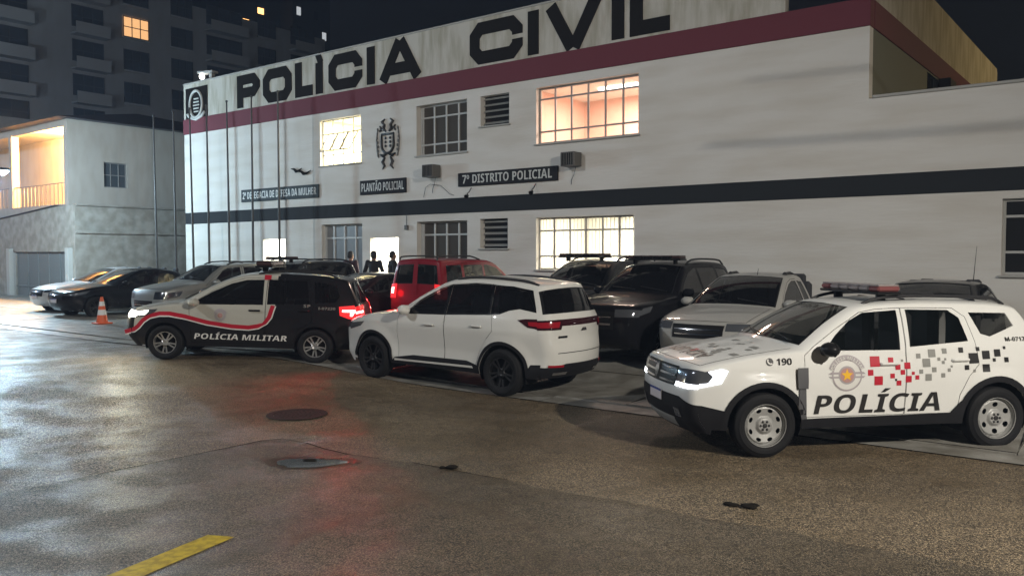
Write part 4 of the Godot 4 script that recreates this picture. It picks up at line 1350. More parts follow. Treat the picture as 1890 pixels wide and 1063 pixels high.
	# lit rooms
	room(st, [-13.8, 4.1, -9.6, 6.7], 3.0, M.peach, M.lamp_warm, Color(1.0, 0.87, 0.79), 17.0)
	room(st, [-13.8, 0.9, -9.6, 3.3], 3.0, M.white_room, M.lamp_white, Color(1.0, 0.96, 0.88), 24.0)
	room(st, [-22.4, 4.1, -19.6, 6.7], 2.6, M.yellow_room, M.lamp_white, Color(1.0, 0.97, 0.88), 42.0)
	room(st, [-19.95, 0.5, -18.1, 3.3], 2.6, M.white_room, M.lamp_white, Color(1.0, 0.98, 0.92), 26.0)
	room(st, [-25.45, 0.5, -23.6, 3.3], 2.6, M.white_room, M.lamp_white, Color(1.0, 0.99, 0.95), 26.0)
	# white wainscot in the yellow room, platform and steps at the doors
	g = G.new()
	g.box(Vector3(-21.0, 5.55, -2.8), Vector3(2.7, 0.35, 0.06))
	obj("wall_cabinet", g, M.white_room, st)
	g = G.new()
	g.box(Vector3(-20.5, 0.26, 0.48), Vector3(11.0, 0.52, 0.94), 0.01)
	g.box(Vector3(-20.5, 0.2, 1.08), Vector3(11.0, 0.36, 0.24), 0.01)
	obj("landing", g, M.concrete, st)
	# ---- things on the wall
	var t := thing("wall_sign", "black sign reading 7º DISTRITO POLICIAL above the grey band", "sign", Transform3D(Basis(), Vector3(-14.2, 4.28, 0.0)))
	sign_board(t, 3.44, 0.38, M.sign_board, "7º DISTRITO POLICIAL", 0.235, 3.1)
	t = thing("wall_sign", "short black sign reading PLANTÃO POLICIAL under the crest", "sign", Transform3D(Basis(), Vector3(-19.02, 4.255, 0.0)))
	sign_board(t, 2.02, 0.44, M.sign_board, "PLANTÃO POLICIAL", 0.25, 1.86)
	t = thing("wall_sign", "long washed-out grey sign ending in DEFESA DA MULHER behind the flagpoles", "sign", Transform3D(Basis(), Vector3(-24.2, 4.27, 0.0)))
	sign_board(t, 4.3, 0.44, M.sign_board_pale, "2ª DELEGACIA DE DEFESA DA MULHER", 0.24, 4.1)
	for q in [[-16.85, "left, smaller-looking air conditioner in the wall beside the 7º DISTRITO POLICIAL sign"], [-11.98, "air conditioner in the wall below the large peach-lit upper window"]]:
		t = thing("air_conditioner", q[1], "air conditioner", Transform3D(Basis(), Vector3(q[0], 4.58, 0.0)), "air conditioners in the facade")
		g = G.new()
		g.box(Vector3(0, 0, 0.17), Vector3(0.42, 0.36, 0.36), 0.015)
		obj("casing", g, M.ac, t)
		g = G.new()
		g.box(Vector3(0, 0, 0.352), Vector3(0.37, 0.3, 0.012))
		obj("grille", g, M.black, t)
		for k in 7:
			g = G.new()
			g.box(Vector3(-0.162 + k * 0.054, 0, 0.363), Vector3(0.014, 0.29, 0.012), 0.003)
			obj("fin", g, M.ac, t)
		g = G.new()
		g.tube([Vector3(0.1, -0.19, 0.1), Vector3(0.02, -0.35, 0.05), Vector3(-0.08, -0.5, 0.02), Vector3(-0.09, -0.62, 0.02)], 0.007, 6)
		obj("cable", g, M.trim, t)
	crest()
	# black panel with the pale badge at the end of the parapet
	t = thing("badge_panel", "black square panel with a pale police badge at the left end of the parapet", "emblem panel", Transform3D(Basis(), Vector3(-29.2, 7.82, 0.0)))
	g = G.new()
	g.box(Vector3(0, 0, 0.015), Vector3(1.46, 1.4, 0.03), 0.004)
	obj("panel", g, M.letter, t)
	g = G.new()
	var pts := []
	for k in 25:
		var a := TAU * k / 24
		pts.append(Vector3(0.42 * cos(a), 0.06 + 0.5 * sin(a), 0.04))
	g.tube(pts, 0.055, 6)
	for k in 5: g.box(Vector3(0, 0.26 - k * 0.12, 0.037), Vector3(0.42 - absf(k - 2) * 0.05, 0.05, 0.014), 0.004)
	g.tube([Vector3(-0.58, -0.28, 0.04), Vector3(-0.4, -0.42, 0.045), Vector3(0, -0.52, 0.045), Vector3(0.4, -0.42, 0.045), Vector3(0.58, -0.28, 0.04)], 0.06, 6)
	obj("badge", g, M.sign_text, t)
	# little wall fittings
	t = thing("bird_figures", "two small dark metal gulls mounted high on the white wall", "wall ornament", Transform3D(Basis(), Vector3(-23.0, 4.93, 0.03)))
	for s in [[-0.2, 0.07, 1.0], [0.2, -0.03, 1.25]]:
		g = G.new()
		g.tube([Vector3(s[0] - 0.28 * s[2], s[1] + 0.07, 0.02), Vector3(s[0] - 0.1 * s[2], s[1] + 0.05, 0.03), Vector3(s[0], s[1] - 0.03, 0.03), Vector3(s[0] + 0.14 * s[2], s[1] - 0.02, 0.03), Vector3(s[0] + 0.3 * s[2], s[1] + 0.06, 0.02)], [0.012, 0.04, 0.055, 0.035, 0.01], 6)
		obj("gull", g, M.letter, t)
	for q in [[-15.45, "left one of two small lamp brackets under the 7º DISTRITO POLICIAL sign"], [-13.2, "right one of two small lamp brackets under the 7º DISTRITO POLICIAL sign"]]:
		t = thing("sign_bracket", q[1], "lamp bracket", Transform3D(Basis(), Vector3(q[0], 3.9, 0.0)), "lamp brackets under the sign")
		g = G.new()
		g.tube([Vector3(0, 0.14, 0.02), Vector3(0, 0.03, 0.1), Vector3(0, -0.04, 0.2)], 0.012, 6)
		obj("arm", g, M.trim, t)
		g = G.new()
		g.lathe([Vector2(0.0, 0.0), Vector2(0.03, 0.0), Vector2(0.07, 0.1)], 12, Transform3D(Basis(Vector3.RIGHT, 0.6), Vector3(0, -0.07, 0.16)))
		obj("shade", g, M.trim, t)
	g = G.new()
	g.box(Vector3(0, 0, 0.04), Vector3(0.12, 0.14, 0.08), 0.01)
	g.tube([Vector3(0, 0.07, 0.03), Vector3(0, 0.36, 0.03)], 0.012, 6)
	var jb := obj("junction_box", g, M.ac)
	jb.position = Vector3(-18.0, 2.98, 0.0)
	tag(jb, "small grey junction box with a conduit right of the lit doorway", "junction box")
	g = G.new()
	g.tube([Vector3(-17.3, 3.85, 0.02), Vector3(-17.2, 4.15, 0.03), Vector3(-17.0, 4.22, 0.05), Vector3(-16.6, 4.16, 0.04), Vector3(-16.25, 3.9, 0.02), Vector3(-16.1, 3.86, 0.02)], 0.006, 6)
	tag(obj("loose_cable", g, M.trim), "thin cable drooping on the wall below the left air conditioner", "cable")
	t = thing("roof_floodlight", "small pale floodlight box on the roof edge above the badge panel", "floodlight", Transform3D(Basis(Vector3.UP, 0.3), Vector3(-28.75, 8.74, -0.1)))
	g = G.new()
	g.box(Vector3(0.1, 0.28, 0), Vector3(0.7, 0.08, 0.36), 0.01)
	g.box(Vector3(0.3, 0.12, 0), Vector3(0.12, 0.24, 0.2), 0.01)
	obj("housing", g, M.frame, t)
	g = G.new()
	g.ball(Vector3(-0.12, 0.13, 0.06), Vector3(0.1, 0.1, 0.1), 6, 10)
	obj("lamp", g, M.lamp_white, t)
	# flagpoles on the yard
	var px := [-29.66, -28.31, -27.24, -26.19, -24.99, -23.6, -22.21]
	var words := ["leftmost, pale flagpole clear of the station, before the beige house", "second flagpole from the left, before the beige house wall", "flagpole before the left part of the black badge panel", "flagpole just right of the black badge panel", "flagpole standing before the blank parapet left of the P", "flagpole rising to the black letter P", "rightmost flagpole, ending inside the black letter O"]
	var lean := [0.02, 0.012, 0.022, 0.01, 0.012, 0.0, 0.002]
	for i in 7:
		t = thing("flagpole", words[i], "flagpole", Transform3D(Basis(Vector3.BACK, lean[i]), Vector3(px[i] + lean[i] * 7.0, ground(px[i], 1.5), 1.5)), "bare flagpoles before the facade")
		g = G.new()
		g.tube([Vector3(0, 0.05, 0), Vector3(0, 3.5, 0), Vector3(0, 7.0, 0)], [0.045, 0.037, 0.025], 8)
		obj("pole", g, M.pole, t)
		g = G.new()
		g.box(Vector3(0, 0.1, 0), Vector3(0.22, 0.2, 0.22), 0.02)
		obj("base", g, M.concrete, t)
		g = G.new()
		g.ball(Vector3(0, 7.02, 0), Vector3(0.045, 0.045, 0.045), 6, 8)
		obj("finial", g, M.pole, t)

func sign_board(t: Node, w: float, h: float, m: Material, text: String, cap: float, tw: float) -> void:
	var g := G.new()
	g.box(Vector3(0, 0, 0.03), Vector3(w, h, 0.05), 0.006)
	obj("board", g, m, t)
	var probe := G.new()
	var base := -cap / 2
	letters(probe, text, cap, 1.0, func(q: Vector2) -> Vector3: return Vector3(q.x, q.y + base, 0.06), func(_q: Vector2) -> Vector3: return Vector3(0, 0, 1))
	var lo := INF
	var hi := -INF
	for p in probe.v:
		lo = minf(lo, p.x)
		hi = maxf(hi, p.x)
	var k := tw / (hi - lo)
	var mid := (hi + lo) / 2
	for i in probe.v.size(): probe.v[i].x = (probe.v[i].x - mid) * k
	obj("lettering", probe, M.sign_text, t)

func crest() -> void:
	var t := thing("wall_crest", "dark metal coat of arms in relief on the wall between two upper windows", "coat of arms", Transform3D(Basis(), Vector3(-18.8, 5.6, 0.0)))
	var g := G.new()
	var pts := []
	for k in 17:
		var a := PI * k / 16
		pts.append(Vector3(0.26 * cos(a), -0.08 - 0.26 * sin(a), 0.03))
	pts.append(Vector3(-0.26, 0.24, 0.03))
	pts.append(Vector3(0.26, 0.24, 0.03))
	pts.append(pts[0])
	g.tube(pts, 0.04, 6)
	for k in 6: g.ball(Vector3(-0.1 + 0.2 * (k % 2), 0.12 - 0.12 * (k / 2), 0.02), Vector3(0.05, 0.045, 0.02), 4, 8)
	obj("shield", g, M.dark_metal, t)
	for s in [-1.0, 1.0]:
		g = G.new()
		g.tube([Vector3(0.44 * s, 0.42, 0.02), Vector3(0.5 * s, 0.1, 0.02), Vector3(0.47 * s, -0.25, 0.02), Vector3(0.4 * s, -0.45, 0.02)], 0.018, 6)
		for k in 7: g.ball(Vector3((0.44 + 0.03 * sin(k)) * s, 0.4 - k * 0.13, 0.025), Vector3(0.03, 0.055, 0.02), 4, 7)
		obj("branch", g, M.ac, t)
		g = G.new()
		g.tube([Vector3(0.07 * s, 0.32, 0.03), Vector3(0.18 * s, 0.4, 0.035), Vector3(0.14 * s, 0.52, 0.035), Vector3(0.24 * s, 0.62, 0.03), Vector3(0.12 * s, 0.7, 0.03)], [0.03, 0.06, 0.045, 0.05, 0.02], 6)
		g.tube([Vector3(0.34 * s, 0.5, 0.03), Vector3(0.27 * s, 0.42, 0.03), Vector3(0.34 * s, 0.33, 0.03)], [0.02, 0.045, 0.03], 6)
		obj("plume", g, M.dark_metal, t)
		g = G.new()
		g.tube([Vector3(0.33 * s, -0.36, 0.03), Vector3(0.2 * s, -0.42, 0.04), Vector3(0.05 * s, -0.36, 0.03)], [0.03, 0.05, 0.03], 6)
		g.tube([Vector3(0.12 * s, -0.46, 0.03), Vector3(0.22 * s, -0.6, 0.035), Vector3(0.14 * s, -0.72, 0.03), Vector3(0.24 * s, -0.82, 0.02)], [0.03, 0.055, 0.045, 0.015], 6)
		obj("ribbon", g, M.dark_metal, t)

# ---------------------------------------------------------------- neighbours on the left and far behind
func build_neighbours() -> void:
	# old single-storey garage with a low gable, its gate to the yard
	var t := thing("garage", "weathered low garage with a sloping parapet and a wide grey gate, left of the yard", "garage")
	var g := G.new()
	g.wall(-50.0, -36.05, 0.0, 3.3, [[-41.9, 0.0, -36.35, 2.3]], 1.6, 0.25)
	g.prism(PackedVector2Array([Vector2(-50, 3.3), Vector2(-36.05, 3.3), Vector2(-36.05, 4.22), Vector2(-37.2, 4.25), Vector2(-50, 2.6 + 0.75)]), 1.35, 1.6)
	g.wall(-1.6, 12.0, 0.0, 4.22, [], 0.0, 0.25, Transform3D(Basis(Vector3.UP, PI / 2), Vector3(-35.8, 0, 0)))
	obj("wall", g, M.old_wall, t)
	g = G.new()
	g.box(Vector3(-35.78, 3.12, -5.2), Vector3(0.14, 0.12, 13.6), 0.01)
	g.box(Vector3(-35.85, 4.25, -5.2), Vector3(0.34, 0.07, 13.6), 0.01)
	obj("ledge", g, M.old_wall, t)
	g = G.new()
	g.quad(Vector3(-37.2, 4.28, 1.75), Vector3(-50, 3.38, 1.75), Vector3(-50, 3.38, -9), Vector3(-37.2, 4.28, -9), Vector3.UP)
	obj("roof", g, M.roof, t)
	g = G.new()
	g.box(Vector3(-36.2, 1.25, 1.64), Vector3(0.3, 2.4, 0.3), 0.01)
	obj("gate_post", g, M.sill, t)
	g = G.new()
	g.box(Vector3(-42.05, 1.25, 1.64), Vector3(0.3, 2.4, 0.3), 0.01)
	obj("gate_post", g, M.sill, t)
	g = G.new()
	g.box(Vector3(-39.1, 1.3, 1.42), Vector3(5.5, 2.0, 0.05))
	for k in 6: g.box(Vector3(-41.75 + k * 1.06, 1.3, 1.46), Vector3(0.07, 2.0, 0.06), 0.01)
	for y in [0.75, 2.28]: g.box(Vector3(-39.1, y, 1.463), Vector3(5.5, 0.08, 0.06), 0.01)
	obj("gate", g, M.gate, t)
	# two-storey house with a lit balcony
	t = thing("house", "beige two-storey house with a warmly lit corner balcony behind the garage", "house")
	g = G.new()
	g.wall(-1.3, 12.0, 3.6, 7.95, [[0.25, 5.15, 1.3, 6.25]], 0.0, 0.25, Transform3D(Basis(Vector3.UP, PI / 2), Vector3(-37.0, 0, 0)))
	g.wall(-56.0, -37.25, 3.4, 7.95, [[-55.0, 4.35, -37.35, 7.65]], 1.3, 0.25)
	g.box(Vector3(-46.6, 5.7, -0.75), Vector3(18.6, 4.5, 0.2))
	g.box(Vector3(-37.36, 5.7, 0.2), Vector3(0.18, 4.3, 1.68))
	obj("wall", g, M.house, t)
	g = G.new()
	g.box(Vector3(-46.5, 7.78, 0.2), Vector3(18.6, 0.1, 1.66))
	obj("ceiling", g, M.house, t)
	g = G.new()
	g.box(Vector3(-46.5, 4.25, 0.3), Vector3(18.6, 0.16, 1.9))
	obj("balcony_floor", g, M.concrete, t)
	g = G.new()
	g.box(Vector3(-42.6, 6.0, 1.2), Vector3(0.34, 3.4, 0.34), 0.02)
	obj("column", g, M.house, t)
	g = G.new()
	for k in 24:
		g.box(Vector3(-46.4 + k * 0.38, 4.8, 1.25), Vector3(0.03, 0.9, 0.03))
	g.box(Vector3(-42.0, 5.27, 1.25), Vector3(9.2, 0.05, 0.06), 0.01)
	obj("railing", g, M.frame_dark, t)
	var wi := window(t, [-1.3, 5.15, -0.25, 6.25], [0.0, 0.33, 0.67, 1.0], [0.0, 0.5, 1.0], M.frame_dark, M.tower_glass, 0.0, 0.04)
	wi.transform = Transform3D(Basis(Vector3.UP, PI / 2), Vector3(-37.12, 0, -1.55))
	g = G.new()
	var e0 := 7.95
	var A := Vector3(-36.5, e0, 1.85)
	var B := Vector3(-36.5, e0, -12.5)
	var Cc := Vector3(-58, e0, -12.5)
	var D := Vector3(-58, e0, 1.85)
	var R0 := Vector3(-43.6, e0 + 1.75, -5.3)
	var R1 := Vector3(-58, e0 + 1.75, -5.3)
	g.quad(A, D, R1, R0, Vector3(0, 1, 1))
	g.tri(A, B, R0, Vector3(1, 2, 0).normalized(), Vector3(1, 2, 0).normalized(), Vector3(1, 2, 0).normalized())
	g.quad(B, Cc, R1, R0, Vector3(0, 1, -1))
	g.quad(A, B, Cc, D, Vector3.DOWN)
	obj("roof", g, M.roof, t)
	g = G.new()
	g.lathe([Vector2(0, -0.05), Vector2(0.16, -0.05), Vector2(0.2, 0.0), Vector2(0.16, 0.05), Vector2(0, 0.05)], 16, Transform3D(Basis(Vector3.RIGHT, PI / 2), Vector3(-39.2, 7.62, 0.3)))
	obj("balcony_lamp", g, M.lamp_warm, t)
	omni("balcony_light", Vector3(-39.2, 7.5, 0.3), Color(1.0, 0.74, 0.42), 190.0, 0.1)
	# apartment tower, its front turned to the right
	var tf := Transform3D(Basis(Vector3.UP, PI / 2), Vector3(-76, 0, 0))
	t = thing("apartment_tower", "dark grey apartment tower with stacked balconies rising behind the house", "building", tf)
	g = G.new()
	g.box(Vector3(2.0, 20.0, -8.0), Vector3(48.0, 40.0, 16.0))
	g.box(Vector3(35.5, 13.3, -8.0), Vector3(19.0, 26.6, 16.0))
	obj("wall", g, M.tower, t)
	for fl in 11:
		var y := 3.5 + fl * 3.0
		for q in [[9.0, 13.2, 1], [16.9, 19.6, 1], [21.5, 23.9, 0], [26.2, 28.4, 0], [30.0, 34.0, 1], [36.0, 38.2, 0], [40.2, 43.4, 1]]:
			if y < 8.0 or y > (38.0 if q[0] < 25.0 else 24.5): continue
			var cx: float = (q[0] + q[1]) / 2
			var w: float = q[1] - q[0]
			g = G.new()
			g.box(Vector3(cx, y + 1.65, 0.03), Vector3(w, 1.9, 0.07))
			var lit: bool = q[0] == 21.5 and fl == 6
			var wn := obj("window", g, M.window_orange if lit else M.tower_glass, t)
			g = G.new()
			for k in 4: g.box(Vector3(q[0] + w * k / 3.0, y + 1.65, 0.08), Vector3(0.07, 1.9, 0.05))
			for k in 3: g.box(Vector3(cx, y + 0.75 + k * 0.9, 0.083), Vector3(w, 0.07, 0.05))
			obj("frame", g, M.tower_dark, wn)
			if q[2] == 1:
				g = G.new()
				g.box(Vector3(cx, y + 0.0, 0.6), Vector3(w + 0.3, 0.16, 1.2))
				g.box(Vector3(cx, y + 0.5, 1.16), Vector3(w + 0.3, 0.84, 0.08))
				obj("balcony", g, M.tower_pale, t)
			else:
				g = G.new()
				g.box(Vector3(cx, y + 0.62, 0.1), Vector3(w + 0.2, 0.14, 0.2))
				obj("sill", g, M.tower_pale, t)
	# far tower block with specks of light
	t = thing("far_tower", "far dark tower block with scattered tiny lit windows", "building", Transform3D(Basis(Vector3.UP, PI / 2), Vector3(-110, 0, 0)))
	g = G.new()
	g.box(Vector3(70.5, 32.0, -8.0), Vector3(7.5, 64.0, 16.0))
	g.box(Vector3(61.0, 24.0, -11.0), Vector3(11.0, 48.0, 16.0))
	obj("wall", g, M.tower_dark, t)
	var rn := RandomNumberGenerator.new()
	rn.seed = 91
	for fl in 11:
		for k in 4:
			if rn.randf() < 0.45: continue
			g = G.new()
			g.box(Vector3(67.9 + k * 1.7, 29.0 + fl * 3.0, 0.02), Vector3(0.8, 1.3, 0.06))
			var r := rn.randf()
			obj("window", g, M.window_pale if r < 0.14 else M.tower_glass, t)
	for q in [[62.9, 40.4, 1], [60.2, 38.1, 1], [62.5, 37.2, 2], [64.3, 37.7, 2], [62.2, 31.0, 2], [58.0, 34.0, 0], [58.0, 37.0, 0], [64.0, 34.0, 0], [61.0, 34.0, 0]]:
		g = G.new()
		g.box(Vector3(q[0], q[1], -2.98), Vector3(1.1 if q[2] == 1 else 0.8, 0.9 if q[2] == 1 else 0.6, 0.06))
		obj("window", g, [M.tower_glass, M.lamp_orange, M.window_pale][q[2]], t)
	# power cables that pass beside the low roof, beyond the right edge; their soft shadows cross the wall
	for q in [[6.35, 7.0, 0.024, "lower, thicker of two sagging power cables beyond the right edge of the view"], [6.95, 6.6, 0.018, "upper, thinner of two sagging power cables beyond the right edge of the view"]]:
		g = G.new()
		var pts := []
		for k in 15: pts.append(Vector3(0.7 + k * 0.9, q[0] + 0.03 * k + 0.0035 * pow(k - 7.0, 2), q[1] + 0.03 * k))
		g.tube(pts, q[2], 6)
		tag(obj("power_cable", g, M.trim), q[3], "cable", "power cables beyond the right edge")
	# dark tree beyond the low roof
	t = thing("tree", "dark tree standing behind the low roof at the right edge", "tree", Transform3D(Basis(), Vector3(1.5, 0, -24)))
	g = G.new()
	g.tube([Vector3(0, 0, 0), Vector3(0.1, 3, 0), Vector3(0.3, 6, 0.2), Vector3(0.2, 8.5, 0)], [0.3, 0.24, 0.16, 0.06], 8)
	for k in 6: g.tube([Vector3(0.2, 4.0 + k * 0.5, 0.1), Vector3(cos(k * 1.9) * 1.4, 5.4 + k * 0.5, sin(k * 1.9) * 1.4), Vector3(cos(k * 1.9) * 2.4, 6.2 + k * 0.5, sin(k * 1.9) * 2.4)], [0.1, 0.06, 0.02], 6)
	obj("trunk", g, M.bark, t)
	g = G.new()
	for k in 5200:
		var cl := k % 26
		var c := Vector3(cos(cl * 2.4) * (0.6 + 2.2 * fposmod(cl * 0.37, 1.0)), 5.2 + 4.2 * fposmod(cl * 0.618, 1.0), sin(cl * 2.4) * (0.6 + 2.2 * fposmod(cl * 0.37, 1.0)))
		var p := c + Vector3(rn.randfn(), rn.randfn() * 0.7, rn.randfn()) * 0.45
		var a := Vector3(rn.randfn(), rn.randfn(), rn.randfn()).normalized()
		var b := a.cross(Vector3(rn.randfn(), rn.randfn(), rn.randfn())).normalized()
		g.quad(p - a * 0.12, p + b * 0.05, p + a * 0.12, p - b * 0.05, a.cross(b))
	obj("crown", g, M.leaf, t)

func street_lamp(at: Vector3, head: Vector3, label: String, lm: Material, c: Color, e: float, aim := Vector3.INF) -> void:
	var t := thing("street_lamp", label, "street lamp", Transform3D(Basis(), at))
	var h := head - at
	var g := G.new()
	g.tube([Vector3(0, 0, 0), Vector3(0, h.y * 0.6, 0), Vector3(0, h.y - 0.3, 0), Vector3(h.x * 0.4, h.y + 0.1, h.z * 0.4), Vector3(h.x, h.y + 0.12, h.z)], [0.09, 0.075, 0.06, 0.045, 0.04], 10)
	obj("pole", g, M.pole, t)
	g = G.new()
	g.box(h + Vector3(0, 0.1, 0), Vector3(0.5, 0.1, 0.34), 0.03)
	obj("housing", g, M.pole, t)
	g = G.new()
	g.box(h + Vector3(0, 0.02, 0), Vector3(0.4, 0.04, 0.26), 0.005)
	g.ball(h + Vector3(0, 0.0, 0), Vector3(0.19, 0.1, 0.13), 6, 12)
	obj("lamp", g, lm, t)
	if aim == Vector3.INF:
		omni("street_light", head + Vector3(0, -0.12, 0), c, e, 0.16)
		return
	var l := SpotLight3D.new()  # a hooded lamp that throws its light down onto the road
	l.name = "street_light"
	l.light_color = c
	l.light_energy = e
	l.light_size = 0.16
	l.spot_angle = 57.0
	l.spot_angle_attenuation = 1.0
	l.spot_range = 80
	l.spot_attenuation = 2.0
	l.shadow_enabled = true
	add_child(l, true)
	l.look_at_from_position(head + Vector3(0, -0.12, 0), aim)

# ---------------------------------------------------------------- people
func body_mesh(J: Dictionary, bones: Array, cell: float, g: G) -> void:
	# smooth union of tapered capsules, meshed as surface nets
	var lo := Vector3(INF, INF, INF)
	var hi := -lo
	for b in bones:
		for e in 2:
			var p: Vector3 = J[b[e]]
			lo = lo.min(p - Vector3.ONE * (b[2 + e] + 0.06))
			hi = hi.max(p + Vector3.ONE * (b[2 + e] + 0.06))
	var n := Vector3i(((hi - lo) / cell).ceil()) + Vector3i.ONE
	var f := PackedFloat32Array()
	f.resize(n.x * n.y * n.z)
	f.fill(1.0)
	var k := 0.035
	for b in bones:
		var a: Vector3 = J[b[0]]
		var c: Vector3 = J[b[1]]
		var r0: float = b[2]
		var r1: float = b[3]
		var m := maxf(r0, r1) + 0.07
		var i0 := Vector3i(((a.min(c) - Vector3.ONE * m - lo) / cell).floor()).clamp(Vector3i.ZERO, n - Vector3i.ONE)
		var i1 := Vector3i(((a.max(c) + Vector3.ONE * m - lo) / cell).ceil()).clamp(Vector3i.ZERO, n - Vector3i.ONE)
		var d := c - a
		var dd := maxf(d.length_squared(), 1e-9)
		for x in range(i0.x, i1.x + 1):
			for y in range(i0.y, i1.y + 1):
				for z in range(i0.z, i1.z + 1):
					var p := lo + Vector3(x, y, z) * cell
					var t := clampf((p - a).dot(d) / dd, 0, 1)
					var v := (p - a - d * t).length() - lerpf(r0, r1, t)
					var at := (x * n.y + y) * n.z + z
					var o := f[at]
					var h := clampf(0.5 + 0.5 * (o - v) / k, 0, 1)
					f[at] = lerpf(o, v, h) - k * h * (1 - h)
	var vert := {}
	var at := func(x: int, y: int, z: int) -> float: return f[(x * n.y + y) * n.z + z]
	for x in n.x - 1:
		for y in n.y - 1:
			for z in n.z - 1:
				var s := Vector3.ZERO
				var cnt := 0
				var base := f[(x * n.y + y) * n.z + z]
				if absf(base) > cell * 2.5: continue
				var cv := []
				for q in 8: cv.append(f[((x + (q & 1)) * n.y + y + ((q >> 1) & 1)) * n.z + z + (q >> 2)])
				for e in [[0, 1], [2, 3], [4, 5], [6, 7], [0, 2], [1, 3], [4, 6], [5, 7], [0, 4], [1, 5], [2, 6], [3, 7]]:
					var p: float = cv[e[0]]
					var r: float = cv[e[1]]
					if (p < 0) != (r < 0):
						var t := p / (p - r)
						var a := Vector3(e[0] & 1, (e[0] >> 1) & 1, e[0] >> 2)
						var c := Vector3(e[1] & 1, (e[1] >> 1) & 1, e[1] >> 2)
						s += a.lerp(c, t)
						cnt += 1
				if cnt:
					var gr := Vector3(cv[1] + cv[3] + cv[5] + cv[7] - cv[0] - cv[2] - cv[4] - cv[6], cv[2] + cv[3] + cv[6] + cv[7] - cv[0] - cv[1] - cv[4] - cv[5], cv[4] + cv[5] + cv[6] + cv[7] - cv[0] - cv[1] - cv[2] - cv[3]).normalized()
					vert[Vector3i(x, y, z)] = [lo + (Vector3(x, y, z) + s / cnt) * cell, gr]
	for key in vert:
		for ax in 3:
			var u := Vector3i.ZERO
			u[ax] = 1
			var p1 := Vector3i.ZERO
			p1[(ax + 1) % 3] = -1
			var p2 := Vector3i.ZERO
			p2[(ax + 2) % 3] = -1
			var a: float = at.call(key.x, key.y, key.z)
			var c: float = at.call(key.x + u.x, key.y + u.y, key.z + u.z)
			if (a < 0) == (c < 0): continue
			if not (vert.has(key + p1) and vert.has(key + p2) and vert.has(key + p1 + p2)): continue
			var q := [vert[key], vert[key + p1], vert[key + p1 + p2], vert[key + p2]]
			g.tri(q[0][0], q[1][0], q[2][0], q[0][1], q[1][1], q[2][1])
			g.tri(q[0][0], q[2][0], q[3][0], q[0][1], q[2][1], q[3][1])

